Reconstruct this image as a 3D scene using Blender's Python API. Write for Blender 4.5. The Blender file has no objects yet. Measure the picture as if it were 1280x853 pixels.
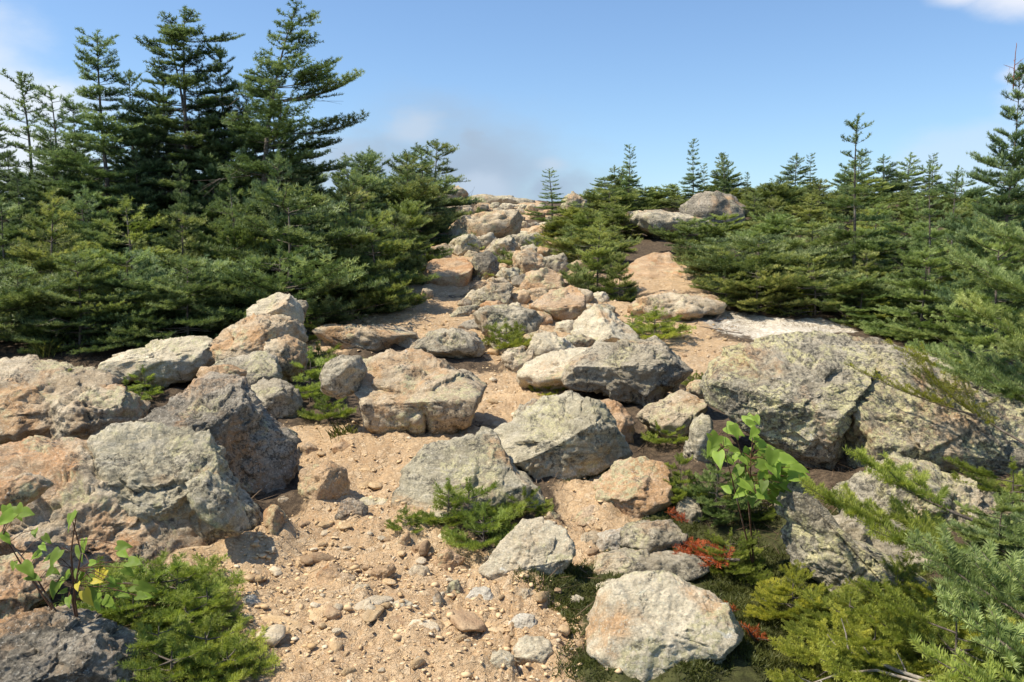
import bpy, math, random
import numpy as np
from mathutils import Vector, Matrix
random.seed(7)
rad = math.radians
scene = bpy.context.scene
col = scene.collection

# ------------------------------------------------------------------ noise
_r = np.random.RandomState(11)
_perm = np.concatenate([_r.permutation(256)] * 3)
_g = _r.normal(size=(256, 3)); _g /= np.linalg.norm(_g, axis=1)[:, None]

def perlin(P):
    P = np.asarray(P, float)
    i = np.floor(P).astype(int); f = P - i; i &= 255
    u = f * f * f * (f * (f * 6 - 15) + 10)
    out = 0.0
    for dx in (0, 1):
        wx = u[:, 0] if dx else 1 - u[:, 0]
        for dy in (0, 1):
            wy = u[:, 1] if dy else 1 - u[:, 1]
            for dz in (0, 1):
                wz = u[:, 2] if dz else 1 - u[:, 2]
                h = _perm[_perm[_perm[(i[:, 0] + dx) & 255] + ((i[:, 1] + dy) & 255)] + ((i[:, 2] + dz) & 255)]
                g = _g[h]
                out = out + wx * wy * wz * (g[:, 0] * (f[:, 0] - dx) + g[:, 1] * (f[:, 1] - dy) + g[:, 2] * (f[:, 2] - dz))
    return out * 1.5

def fbm(P, octv=4, gain=.5, ridged=False):
    s = 0; a = 1; P = np.array(P, float)
    for k in range(octv):
        n = perlin(P + 17.3 * k)
        s = s + a * ((1 - 2 * np.abs(n)) if ridged else n)
        P = P * 2.03; a *= gain
    return s

def sstep(a, b, x):
    t = np.clip((x - a) / (b - a), 0, 1); return t * t * (3 - 2 * t)

# ------------------------------------------------------------------ camera model
F = 1040.0; PITCH = rad(6.0); EYE = 1.55
cp, sp = math.cos(PITCH), math.sin(PITCH)

def ray(px, py):
    xc = (px - 640) / F; yc = (426.5 - py) / F
    return Vector((xc, cp + yc * sp, -sp + yc * cp))

def at(px, py, d):
    r = ray(px, py); return Vector((0, 0, EYE)) + r * (d / r.y)

# ------------------------------------------------------------------ terrain
_py = np.array([-12, -4, 0, 3, 4.2, 6, 9, 12, 16, 20, 25, 30, 34, 45, 100, 260.])
_pz = np.array([-1.3, -.5, -.25, -.06, .0, .13, .48, .82, 1.35, 1.86, 2.72, 3.5, 3.6, 2.4, -14, -60.])
_yy = np.linspace(-12, 260, 2721)
_zz = np.interp(_yy, _py, _pz)
_k = np.hanning(23); _k /= _k.sum()
_zz = np.convolve(np.pad(_zz, 11, mode='edge'), _k, 'valid')

def terrain(x, y, fine=False):
    x = np.atleast_1d(np.asarray(x, float)); y = np.atleast_1d(np.asarray(y, float))
    z = np.interp(y, _yy, _zz)
    P = np.stack([x * .45, y * .45, x * 0 + 3.1], 1)
    z = z + .07 * perlin(P) + .05 * perlin(P * 2.7)
    far = sstep(14, 40, np.hypot(x, y))
    z = z + far * .5 * perlin(P * .25)
    # shoulders at the side
    z = z - .004 * np.maximum(np.abs(x) - 14, 0) ** 1.6
    if fine:
        Q = np.stack([x, y, x * 0 + .7], 1)
        z = z + .022 * fbm(Q * 3.1, 3) + .010 * fbm(Q * 14, 3, .6)
    return z

def tz(x, y):
    return float(terrain(x, y)[0])

def hit(px, py, far=60):
    r = ray(px, py)
    ys = np.concatenate([np.arange(1.5, 12, .02), np.arange(12, far, .06)])
    s = ys / r.y
    X = r.x * s; Z = EYE + r.z * s
    under = np.nonzero(Z <= terrain(X, ys))[0]
    k = under[0] if len(under) else len(ys) - 1
    return Vector((X[k], ys[k], float(terrain(X[k], ys[k])[0])))

# ------------------------------------------------------------------ object helpers
def mesh_np(name, V, Fc, n):
    """V (N,3), Fc flat index array, n verts per face"""
    me = bpy.data.meshes.new(name)
    V = np.ascontiguousarray(V, np.float32); Fc = np.ascontiguousarray(Fc, np.int32).ravel()
    nf = len(Fc) // n
    me.vertices.add(len(V)); me.vertices.foreach_set('co', V.ravel())
    me.loops.add(len(Fc)); me.loops.foreach_set('vertex_index', Fc)
    me.polygons.add(nf)
    me.polygons.foreach_set('loop_start', np.arange(0, nf * n, n, dtype=np.int32))
    me.polygons.foreach_set('loop_total', np.full(nf, n, np.int32))
    me.update(calc_edges=True)
    return me

def attr(me, name, vals):
    a = me.attributes.new(name, 'FLOAT', 'POINT')
    a.data.foreach_set('value', np.ascontiguousarray(vals, np.float32))

def smooth(me):
    me.polygons.foreach_set('use_smooth', np.ones(len(me.polygons), bool)); me.update()

def link(name, me, mat=None, parent=None):
    o = bpy.data.objects.new(name, me)
    if mat is not None and me is not None:
        if not me.materials: me.materials.append(mat)
    if parent: o.parent = parent
    col.objects.link(o)
    return o

def tag(o, label=None, cat=None, group=None, kind=None):
    if label: o['label'] = label
    if cat: o['category'] = cat
    if group: o['group'] = group
    if kind: o['kind'] = kind
    return o

def empty(name, loc):
    o = bpy.data.objects.new(name, None); o.location = loc; o.empty_display_size = .1
    col.objects.link(o); return o

def copy_tree(root):
    r = root.copy(); col.objects.link(r)
    for ch in list(root.children):
        c = ch.copy(); c.parent = r; col.objects.link(c)
    return r

class Tubes:
    def __init__(s): s.V = []; s.F = []; s.n = 0
    def add(s, pts, rads, k=5):
        pts = [Vector(p) for p in pts]; m = len(pts)
        for i, p in enumerate(pts):
            d = (pts[min(i + 1, m - 1)] - pts[max(i - 1, 0)]).normalized()
            a = d.orthogonal().normalized(); b = d.cross(a)
            for j in range(k):
                t = 2 * math.pi * j / k
                s.V.append(p + (a * math.cos(t) + b * math.sin(t)) * rads[i])
        for i in range(m - 1):
            for j in range(k):
                s.F.append((s.n + i * k + j, s.n + i * k + (j + 1) % k, s.n + (i + 1) * k + (j + 1) % k, s.n + (i + 1) * k + j))
        s.n += m * k
    def mesh(s, name):
        me = mesh_np(name, np.array([tuple(v) for v in s.V]), np.array(s.F), 4); smooth(me); return me

# ------------------------------------------------------------------ materials
class NT:
    def __init__(s, name):
        s.m = bpy.data.materials.new(name); s.m.use_nodes = True
        s.t = s.m.node_tree; s.t.nodes.clear()
        s.out = s.n('ShaderNodeOutputMaterial')
    def n(s, typ, **kw):
        x = s.t.nodes.new(typ)
        for k, v in kw.items():
            if k in x.inputs: x.inputs[k].default_value = v
            else: setattr(x, k, v)
        return x
    def l(s, a, b): s.t.links.new(a, b)
    def noise(s, vec, scale, detail=6, rough=.55, dist=0.):
        x = s.n('ShaderNodeTexNoise'); x.inputs['Scale'].default_value = scale; x.inputs['Detail'].default_value = detail
        x.inputs['Roughness'].default_value = rough; x.inputs['Distortion'].default_value = dist
        s.l(vec, x.inputs['Vector']); return x.outputs['Fac']
    def vor(s, vec, scale, feature='F1'):
        x = s.n('ShaderNodeTexVoronoi'); x.feature = feature; x.inputs['Scale'].default_value = scale; s.l(vec, x.inputs['Vector']); return x.outputs['Distance']
    def rng(s, v, a, b, c=0., d=1., sm=True):
        x = s.n('ShaderNodeMapRange'); x.interpolation_type = 'SMOOTHSTEP' if sm else 'LINEAR'
        s.l(v, x.inputs['Value'])
        for k, w in zip(('From Min', 'From Max', 'To Min', 'To Max'), (a, b, c, d)): x.inputs[k].default_value = w
        return x.outputs['Result']
    def math(s, op, a, b=None):
        x = s.n('ShaderNodeMath'); x.operation = op
        for i, v in enumerate((a, b)):
            if v is None: continue
            if hasattr(v, 'links'): s.l(v, x.inputs[i])
            else: x.inputs[i].default_value = v
        return x.outputs[0]
    def mix(s, f, a, b, mode='MIX'):
        x = s.n('ShaderNodeMix'); x.data_type = 'RGBA'; x.blend_type = mode
        for v, k in ((f, 0), (a, 6), (b, 7)):
            if hasattr(v, 'links'): s.l(v, x.inputs[k])
            elif k: x.inputs[k].default_value = (*v, 1)
            else: x.inputs[k].default_value = v
        return x.outputs[2]
    def attr(s, name, typ='GEOMETRY'):
        x = s.n('ShaderNodeAttribute'); x.attribute_name = name; x.attribute_type = typ; return x.outputs['Fac']
    def bump(s, h, strength, dist, prev=None):
        x = s.n('ShaderNodeBump'); x.inputs['Strength'].default_value = strength; x.inputs['Distance'].default_value = dist
        s.l(h, x.inputs['Height'])
        if prev is not None: s.l(prev, x.inputs['Normal'])
        return x.outputs['Normal']
    def grey(s, v):
        x = s.n('ShaderNodeCombineColor')
        for i in range(3): s.l(v, x.inputs[i])
        return x.outputs[0]
    def done(s, colr, normal=None, rough=.9, spec=.25):
        b = s.n('ShaderNodeBsdfPrincipled'); b.inputs['Roughness'].default_value = rough; b.inputs['Specular IOR Level'].default_value = spec
        if hasattr(colr, 'links'): s.l(colr, b.inputs['Base Color'])
        else: b.inputs['Base Color'].default_value = (*colr, 1)
        if normal is not None: s.l(normal, b.inputs['Normal'])
        s.l(b.outputs[0], s.out.inputs[0]); return s.m

def rock_mat(name, light, dark, rust=.3, yellow=.3, black=.4, white=.25, band=.15, rustcol=(.50, .285, .13), yelcol=(.50, .45, .26)):
    m = NT(name)
    tc = m.n('ShaderNodeTexCoord'); oi = m.n('ShaderNodeObjectInfo')
    off = m.n('ShaderNodeVectorMath'); off.operation = 'MULTIPLY_ADD'
    cmb = m.n('ShaderNodeCombineXYZ')
    for i in range(3): m.l(oi.outputs['Random'], cmb.inputs[i])
    m.l(cmb.outputs[0], off.inputs[0]); off.inputs[1].default_value = (37, 71, 53); m.l(tc.outputs['Object'], off.inputs[2])
    v = off.outputs[0]
    big = m.noise(v, 2.3, 7, .62, .4)
    c = m.mix(m.rng(big, .33, .68), dark, light)
    mid = m.noise(v, 9, 8, .68)
    c = m.mix(m.rng(mid, .42, .66, 0, .5), c, tuple(.62 * x for x in dark))
    # gneiss banding, stretched along one plane
    mp = m.n('ShaderNodeMapping'); m.l(v, mp.inputs['Vector']); mp.inputs['Scale'].default_value = (1.2, 1.2, 9); mp.inputs['Rotation'].default_value = (.5, .35, 0)
    bn = m.noise(mp.outputs[0], 2.2, 6, .6, .8)
    c = m.mix(m.rng(bn, .5, .62, 0, band), c, (.62, .56, .46))
    c = m.mix(m.rng(bn, .48, .36, 0, band * 1.6), c, tuple(.5 * x for x in dark))
    # iron stain
    rn = m.noise(v, 1.7, 6, .62, .7)
    c = m.mix(m.math('MULTIPLY', m.rng(rn, .62 - .26 * rust, .78 - .26 * rust, 0, .8), m.rng(mid, .3, .6, .35, 1)), c, rustcol)
    # pale yellow green crust lichen
    yn = m.noise(v, 3.1, 3, .6, .5); y2 = m.noise(v, 26, 7, .72)
    c = m.mix(m.math('MULTIPLY', m.rng(yn, .63 - .28 * yellow, .70 - .28 * yellow), m.rng(y2, .47, .53, .08, .85)), c, yelcol)
    # dark lichen
    bk = m.noise(v, 5.2, 3, .6, .5); b2 = m.noise(v, 34, 6, .75)
    c = m.mix(m.math('MULTIPLY', m.rng(bk, .63 - .3 * black, .71 - .3 * black), m.rng(b2, .49, .55, .05, .75)), c, (.055, .052, .045))
    # light specks
    w2 = m.noise(v, 60, 5, .7)
    c = m.mix(m.rng(w2, .62 - .1 * white, .70 - .06 * white, 0, .7), c, (.60, .56, .47))
    w3 = m.noise(v, 4.4, 5, .7, .8)
    c = m.mix(m.math('MULTIPLY', m.rng(w3, .70 - .1 * white, .76 - .1 * white, 0, .75), m.rng(y2, .4, .55)), c, (.58, .56, .49))
    sp = m.noise(v, 42, 5, .8); c = m.mix(m.rng(sp, .56, .64, 0, .55), c, tuple(.45 * x for x in dark)); c = m.mix(m.rng(sp, .44, .37, 0, .45), c, tuple(min(.75, 1.25 * x) for x in light))
    fine = m.noise(v, 95, 4, .7)
    c = m.mix(1.0, c, m.grey(m.rng(fine, .25, .75, .60, 1.40, False)), 'MULTIPLY')
    h1 = m.noise(v, 11, 12, .74, .3)
    n = m.bump(h1, .9, .04)
    n = m.bump(m.noise(v, 70, 6, .75), .6, .007, n)
    n = m.bump(bn, .5, .02, n)
    # hairline joints and chipped edges
    cr = m.vor(v, 3.2, 'DISTANCE_TO_EDGE')
    wv = m.n('ShaderNodeVectorMath'); wv.operation = 'MULTIPLY_ADD'
    nz = m.n('ShaderNodeTexNoise'); nz.inputs['Scale'].default_value = 4; nz.inputs['Detail'].default_value = 5; m.l(v, nz.inputs['Vector'])
    m.l(nz.outputs['Color'], wv.inputs[0]); wv.inputs[1].default_value = (.5, .5, .5); m.l(v, wv.inputs[2])
    x = m.n('ShaderNodeTexVoronoi'); x.feature = 'DISTANCE_TO_EDGE'; x.inputs['Scale'].default_value = 2.6; m.l(wv.outputs[0], x.inputs['Vector'])
    n = m.bump(m.math('MULTIPLY', m.rng(x.outputs['Distance'], 0, .03), 1.0), .35, .02, n)
    return m.done(c, n, .92, .2)

MAT = {}
MAT['tan'] = rock_mat('weathered_tan_rock', (.62, .515, .36), (.40, .305, .195), .62, .35, .42, .3)
MAT['grey'] = rock_mat('weathered_grey_rock', (.56, .485, .35), (.32, .27, .19), .35, .35, .52, .35)
MAT['dark'] = rock_mat('dark_speckled_rock', (.43, .37, .285), (.19, .165, .125), .45, .22, .72, .5)
MAT['green'] = rock_mat('grey_green_rock', (.58, .51, .36), (.36, .315, .215), .34, .38, .45, .25, .3)
MAT['rust'] = rock_mat('rusty_rock', (.62, .47, .32), (.40, .28, .175), .85, .38, .25, .3)
MAT['lichen'] = rock_mat('lichen_covered_rock', (.52, .455, .33), (.25, .215, .155), .38, .66, .66, .35, yelcol=(.56, .51, .27))
MAT['pale'] = rock_mat('pale_rock', (.72, .625, .45), (.54, .455, .315), .35, .35, .12, .5)
MAT['orange'] = rock_mat('orange_rock', (.58, .41, .245), (.42, .275, .155), .6, .1, .08, .3, rustcol=(.42, .21, .09))
MAT['slab'] = rock_mat('orange_stained_tan_rock', (.64, .53, .37), (.42, .325, .215), 1.0, .42, .34, .35, .25, rustcol=(.55, .30, .14))
MAT['dusty'] = rock_mat('dusty_trail_stone', (.60, .47, .32), (.46, .335, .205), .25, .1, .05, .45)
MAT['white'] = rock_mat('white_quartz', (.66, .60, .49), (.52, .44, .33), .15, .1, .02, .6)

def ground_mat():
    m = NT('trail_ground')
    geo = m.n('ShaderNodeNewGeometry'); v = geo.outputs['Position']
    a = m.noise(v, 1.6, 6, .6); b = m.noise(v, 22, 8, .7); f = m.noise(v, 160, 4, .7)
    dirt = m.mix(m.rng(a, .3, .7), (.53, .350, .190), (.65, .465, .275))
    dirt = m.mix(m.rng(b, .40, .62, 0, .6), dirt, (.42, .27, .145))
    dirt = m.mix(m.rng(m.noise(v, 2.6, 7, .70, .6), .48, .64, 0, .6), dirt, (.36, .22, .115))
    dirt = m.mix(m.rng(m.noise(v, 55, 5, .7), .58, .66, 0, .75), dirt, (.56, .45, .32))
    humus = m.mix(m.rng(b, .35, .65), (.050, .036, .025), (.13, .093, .06))
    humus = m.mix(m.rng(f, .58, .66, 0, .7), humus, (.24, .19, .13))
    white = m.mix(m.rng(b, .35, .6), (.70, .65, .55), (.45, .38, .29))
    moss = m.mix(m.rng(b, .35, .65), (.045, .045, .018), (.085, .088, .030))
    edge = m.rng(m.noise(v, 9, 7, .7), .2, .8, -.32, .32, False)
    # embedded chips: each cell its own tone and height
    def chips(sc, lo, hi):
        x = m.n('ShaderNodeTexVoronoi'); x.inputs['Scale'].default_value = sc; m.l(wv.outputs[0], x.inputs['Vector'])
        q = m.n('ShaderNodeSeparateColor'); m.l(x.outputs['Color'], q.inputs[0])
        y = m.n('ShaderNodeTexVoronoi'); y.feature = 'DISTANCE_TO_EDGE'; y.inputs['Scale'].default_value = sc; m.l(wv.outputs[0], y.inputs['Vector'])
        on = m.math('MULTIPLY', m.rng(q.outputs[1], lo, hi), m.rng(y.outputs['Distance'], .02, .10))
        return q.outputs[0], on
    wv = m.n('ShaderNodeVectorMath'); wv.operation = 'MULTIPLY_ADD'
    nz = m.n('ShaderNodeTexNoise'); nz.inputs['Scale'].default_value = 30; nz.inputs['Detail'].default_value = 4; m.l(v, nz.inputs['Vector'])
    m.l(nz.outputs['Color'], wv.inputs[0]); wv.inputs[1].default_value = (.03, .03, .03); m.l(v, wv.inputs[2])
    r1, o1 = chips(24, .55, .6); r2, o2 = chips(60, .45, .5); r3, o3 = chips(130, .4, .45)
    for r_, o_, k_ in ((r3, o3, .45), (r2, o2, .5), (r1, o1, .6)):
        dirt = m.mix(m.math('MULTIPLY', o_, k_), dirt, m.mix(m.rng(r_, 0, 1, 0, 1, False), (.48, .32, .18), (.75, .58, .38)))
    hchip = m.math('ADD', m.math('MULTIPLY', o1, m.math('ADD', r1, .3)), m.math('ADD', m.math('MULTIPLY', o2, .5), m.math('MULTIPLY', o3, .3)))
    def msk(name): return m.rng(m.math('ADD', m.attr(name), edge), .38, .60)
    c = m.mix(msk('moss'), humus, moss)
    c = m.mix(msk('dirt'), c, dirt)
    c = m.mix(msk('white'), c, white)
    c = m.mix(1.0, c, m.grey(m.rng(f, .2, .8, .7, 1.3, False)), 'MULTIPLY')
    n = m.bump(b, .6, .025); n = m.bump(f, .8, .007, n)
    n = m.bump(m.math('MULTIPLY', hchip, msk('dirt')), .8, .012, n)
    return m.done(c, n, .95, .15)

def needle_mat(name, cols, trans=.26, var=.18, deadcol=(.20, .12, .05)):
    """cols: deep, mid, tip. tint attribute 0..1 older to younger shoots; object property warm shifts the whole tree"""
    m = NT(name)
    t = m.attr('tint'); oi = m.n('ShaderNodeObjectInfo'); warm = m.attr('warm', 'OBJECT')
    c = m.mix(m.rng(t, .0, .55), cols[0], cols[1]); c = m.mix(m.rng(t, .55, 1.), c, cols[2])
    c = m.mix(m.math('MULTIPLY', warm, .9), c, m.mix(1., c, (1.75, 1.25, .60), 'MULTIPLY'))
    c = m.mix(1., c, m.grey(m.rng(oi.outputs['Random'], 0, 1, 1 - var, 1 + var, False)), 'MULTIPLY')
    c = m.mix(m.rng(t, 1.05, 1.1), c, deadcol)
    b = m.n('ShaderNodeBsdfPrincipled'); b.inputs['Roughness'].default_value = .5; b.inputs['Specular IOR Level'].default_value = .22
    m.l(c, b.inputs['Base Color'])
    tr = m.n('ShaderNodeBsdfTranslucent'); m.l(m.mix(1., c, (1.5, 1.5, .8), 'MULTIPLY'), tr.inputs['Color'])
    mx = m.n('ShaderNodeMixShader'); mx.inputs[0].default_value = trans
    m.l(b.outputs[0], mx.inputs[1]); m.l(tr.outputs[0], mx.inputs[2]); m.l(mx.outputs[0], m.out.inputs[0])
    return m.m

MAT['fir'] = needle_mat('fir_needles', ((.050, .080, .027), (.130, .190, .056), (.33, .41, .17)))
MAT['fir_blue'] = needle_mat('dark_fir_needles', ((.042, .070, .032), (.108, .165, .070), (.31, .39, .20)))
MAT['fir_young'] = needle_mat('young_fir_needles', ((.080, .118, .028), (.160, .215, .045), (.31, .37, .090)), .35)
MAT['dead_needle'] = needle_mat('red_dead_needles', ((.30, .06, .02), (.42, .09, .03), (.5, .15, .05)), .2)
MAT['moss'] = needle_mat('moss_blades', ((.055, .060, .018), (.085, .098, .026), (.15, .15, .045)), .3)
MAT['leaf'] = needle_mat('birch_leaves', ((.13, .20, .030), (.20, .295, .045), (.31, .40, .08)), .45, .4)
MAT['leaf_yellow'] = needle_mat('yellow_leaves', ((.45, .38, .04), (.55, .46, .06), (.6, .5, .1)), .4)
MAT['litter'] = needle_mat('twig_litter', ((.07, .045, .03), (.15, .10, .06), (.28, .20, .13)), .1)
MAT['grass'] = needle_mat('dry_grass', ((.10, .13, .03), (.16, .18, .05), (.24, .22, .10)), .3)

def bark_mat(name, a, b):
    m = NT(name); tc = m.n('ShaderNodeTexCoord'); v = tc.outputs['Object']
    f = m.noise(v, 30, 6, .7); g = m.noise(v, 7, 4, .6)
    c = m.mix(m.rng(f, .35, .65), a, b); c = m.mix(m.rng(g, .55, .68, 0, .6), c, (.30, .29, .25))
    return m.done(c, m.bump(f, .8, .01), .9, .2)
MAT['bark'] = bark_mat('fir_bark', (.085, .065, .05), (.20, .165, .13))
MAT['dead_wood'] = bark_mat('dead_grey_wood', (.22, .18, .14), (.40, .35, .29))
MAT['stem'] = bark_mat('brown_stem', (.10, .05, .03), (.17, .09, .05))
def pebble_mat(name, a, b):
    m = NT(name); tc = m.n('ShaderNodeTexCoord'); v = tc.outputs['Object']; oi = m.n('ShaderNodeObjectInfo')
    c = m.mix(m.rng(m.noise(v, 2.2, 6, .7), .35, .65), a, b); c = m.mix(m.rng(m.noise(v, 9, 4, .7), .5, .62, 0, .6), c, tuple(.7 * x for x in a))
    c = m.mix(1., c, m.grey(m.rng(oi.outputs['Random'], 0, 1, .8, 1.2, False)), 'MULTIPLY')
    return m.done(c, m.bump(m.noise(v, 6, 8, .7), .5, .12), .95, .15)
MAT['pebble_tan'] = pebble_mat('tan_trail_stone', (.50, .34, .18), (.62, .46, .28))
MAT['pebble_cream'] = pebble_mat('cream_trail_stone', (.56, .45, .30), (.68, .58, .43))
MAT['pebble_brown'] = pebble_mat('brown_trail_stone', (.34, .22, .13), (.46, .33, .20))
MAT['ground'] = ground_mat()

# ------------------------------------------------------------------ camera, sun, sky
cam = bpy.data.cameras.new('camera'); cam.sensor_width = 36; cam.lens = 36 * F / 1280; cam.clip_end = 2000; cam.clip_start = .05
co = bpy.data.objects.new('camera', cam); col.objects.link(co)
co.location = (0, 0, EYE); co.rotation_euler = (rad(90) - PITCH, 0, 0)
scene.camera = co

SUN_AZ, SUN_EL = rad(-104), rad(58)          # left of the view axis, a little ahead of the camera
S = Vector((math.sin(SUN_AZ) * math.cos(SUN_EL), math.cos(SUN_AZ) * math.cos(SUN_EL), math.sin(SUN_EL)))
sl = bpy.data.lights.new('sun', 'SUN'); sl.energy = 5.0; sl.angle = rad(.53); sl.color = (1., .92, .77)
so = bpy.data.objects.new('sun', sl); col.objects.link(so); so.location = S * 50
so.rotation_euler = S.to_track_quat('Z', 'Y').to_euler()

w = bpy.data.worlds.new('World'); scene.world = w; w.use_nodes = True
nt = w.node_tree; nt.nodes.clear()
def N(t): return nt.nodes.new(t)
def L(a, b): nt.links.new(a, b)
def wmath(op, a, b=None, clamp=False):
    x = N('ShaderNodeMath'); x.operation = op; x.use_clamp = clamp
    for i, v in enumerate((a, b)):
        if v is None: continue
        if hasattr(v, 'links'): L(v, x.inputs[i])
        else: x.inputs[i].default_value = v
    return x.outputs[0]
def wrng(v, a, b, c=0., d=1.):
    x = N('ShaderNodeMapRange'); x.interpolation_type = 'SMOOTHSTEP'; L(v, x.inputs[0])
    for i, q in enumerate((a, b, c, d)): x.inputs[i + 1].default_value = q
    return x.outputs[0]
def wnoise(vec, sc, det, rough):
    x = N('ShaderNodeTexNoise'); x.inputs['Scale'].default_value = sc; x.inputs['Detail'].default_value = det; x.inputs['Roughness'].default_value = rough
    L(vec, x.inputs['Vector']); return x.outputs['Fac']
sky = N('ShaderNodeTexSky'); sky.sky_type = 'NISHITA'; sky.sun_disc = False
sky.sun_elevation = SUN_EL; sky.sun_rotation = SUN_AZ; sky.altitude = 900; sky.air_density = 1.15; sky.dust_density = 1.3; sky.ozone_density = 1.6
tc = N('ShaderNodeTexCoord'); D = tc.outputs['Generated']
mp = N('ShaderNodeMapping'); mp.inputs['Scale'].default_value = (1, 1, 1.9); L(D, mp.inputs['Vector'])
cn = wnoise(mp.outputs[0], 5.5, 7, .56); cn2 = wnoise(mp.outputs[0], 2.1, 4, .5)
def blob(px, py, r, soft, cov=0.0):
    """cloud bank round a direction: angular radius r, ragged by noise"""
    c = ray(px, py).normalized(); c = Vector((c.x, c.y, c.z * 1.9))
    d = N('ShaderNodeVectorMath'); d.operation = 'DISTANCE'; L(mp.outputs[0], d.inputs[0]); d.inputs[1].default_value = c
    q = wmath('ADD', d.outputs['Value'], wmath('MULTIPLY', wmath('SUBTRACT', cn, .5), -soft))
    return wrng(q, r, r * .25, 0, 1)
def mixc(f, a, b):
    x = N('ShaderNodeMix'); x.data_type = 'RGBA'; L(f, x.inputs[0])
    for v, k in ((a, 6), (b, 7)):
        if hasattr(v, 'links'): L(v, x.inputs[k])
        else: x.inputs[k].default_value = (*v, 1)
    return x.outputs[2]
SK = .135
cur = sky.outputs[0]
k = 1 / SK
tint = N('ShaderNodeMix'); tint.data_type = 'RGBA'; tint.blend_type = 'MULTIPLY'; tint.inputs[0].default_value = 1
L(cur, tint.inputs[6]); tint.inputs[7].default_value = (.745, .86, .975, 1); cur = tint.outputs[2]
def bank(spots, colr, amount):
    global cur
    f = None
    for s in spots:
        b = blob(*s); f = b if f is None else wmath('MAXIMUM', f, b)
    cur = mixc(wmath('MULTIPLY', f, amount), cur, tuple(k * q for q in colr))
# thin veil low in the sky, grey blue bank behind the ridge, white banks at both sides
bank([(590, 218, .20, .22), (500, 205, .11, .22), (680, 235, .10, .2), (440, 215, .09, .2), (590, 180, .08, .2)], (.31, .40, .515), 1.0)
bank([(610, 235, .07, .16), (520, 165, .05, .15), (690, 205, .04, .12)], (.44, .525, .635), .7)
bank([(-10, 110, .12, .16), (55, 125, .10, .18), (-90, 60, .16, .2), (10, 190, .12, .2)], (.66, .70, .75), .88)
bank([(1290, -12, .07, .10), (1215, -22, .05, .08), (1350, 40, .06, .15)], (.68, .70, .76), .9)
bank([(1272, 92, .035, .08), (1310, 115, .06, .10)], (.58, .64, .76), .75)
bank([(1165, 225, .08, .2), (1250, 200, .09, .2)], (.50, .60, .75), .5)
bank([(330, 250, .20, .25)], (.50, .60, .74), .4)
bg = N('ShaderNodeBackground'); L(cur, bg.inputs[0]); bg.inputs[1].default_value = SK
wo = N('ShaderNodeOutputWorld'); L(bg.outputs[0], wo.inputs[0])

scene.view_settings.view_transform = 'Standard'; scene.view_settings.look = 'None'
scene.view_settings.exposure = 0.42; scene.view_settings.gamma = 1; scene.view_settings.use_curve_mapping = False
scene.render.engine = 'CYCLES'
scene.cycles.max_bounces = 5; scene.cycles.diffuse_bounces = 3; scene.cycles.glossy_bounces = 2; scene.cycles.transmission_bounces = 3
scene.cycles.use_denoising = True
scene.cycles.caustics_reflective = False; scene.cycles.caustics_refractive = False

# ------------------------------------------------------------------ ground
DIRT = [(490, 860, .75), (430, 790, .6), (560, 800, .5), (470, 720, .55), (540, 730, .4), (345, 745, .35), (310, 800, .3), (280, 725, .3), (255, 760, .3), (375, 680, .25), (455, 660, .45), (470, 600, .5), (500, 560, .6), (620, 500, .7), (640, 560, .45), (690, 440, .9),
        (480, 412, 1.0), (420, 425, .8), (545, 388, 1.0), (565, 350, 1.1), (600, 320, 1.3), (640, 290, 1.3), (640, 400, 1.6), (660, 345, 1.4), (720, 390, 1.0),
        (860, 440, .9), (830, 405, .8), (840, 350, 1.2), (905, 465, .5), (780, 480, .5), (655, 270, 1.3), (640, 258, 1.3), (390, 560, .4), (750, 640, .3), (640, 800, .32), (700, 690, .25), (600, 850, .35)]
WHITE = [(930, 408, .55), (980, 412, .6), (1030, 410, .4), (890, 402, .3)]
MOSS = [(860, 820, .45), (790, 765, .35), (720, 780, .28), (920, 720, .5), (980, 780, .6), (1050, 840, .6), (760, 720, .2), (700, 745, .18), (900, 850, .5), (800, 850, .3), (1150, 820, .7), (830, 680, .25), (760, 600, .3), (990, 680, .4)]
def spots(lst): return [(hit(a, b).x, hit(a, b).y, r) for a, b, r in lst]
DIRT_W, WHITE_W, MOSS_W = spots(DIRT), spots(WHITE), spots(MOSS)
def cover(x, y, lst):
    m = np.zeros_like(x)
    for cx, cy, r in lst:
        m = np.maximum(m, 1 - sstep(.45, 1.35, np.hypot(x - cx, (y - cy) * .75) / r))
    return m

_sunk = []
def ground_fine(X, Y):
    """height of the finished ground: trodden lumps and clods in the dirt, soil banked against the rocks"""
    X = np.atleast_1d(np.asarray(X, float)); Y = np.atleast_1d(np.asarray(Y, float))
    Z = terrain(X, Y, True)
    d = cover(X, Y, DIRT_W); mo = cover(X, Y, MOSS_W); wh = cover(X, Y, WHITE_W)
    near = sstep(14, 4, Y)
    Q = np.stack([X, Y, X * 0], 1)
    Z = Z + near * d * (.020 * np.maximum(0, fbm(Q * 17, 4, .65, True) - .25)) + near * .007 * perlin(Q * 55) + d * .02 * perlin(Q * 4.3)
    Z = Z + near * mo * .03 * np.abs(perlin(Q * 9))
    if not _sunk: _sunk.extend((c, rx, T, rz) for o, c, rx, T, rz in ROCKS if c.z - rz <= tz(c.x, c.y) + .12 and rx >= .05)
    for c, rx, T, rz in _sunk:
        k = (np.abs(X - c.x) < rx * 2) & (np.abs(Y - c.y) < T * 2.2 + .05)
        if not k.any(): continue
        q = np.hypot((X[k] - c.x) / rx, (Y[k] - c.y) / (T + .02))
        Z[k] += .42 * min(.16, rz) * sstep(1.55, .85, q) * (.65 + .7 * perlin(np.stack([X[k] * 5, Y[k] * 5, X[k] * 0 + 2], 1)))
    return Z, d, mo, wh

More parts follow.
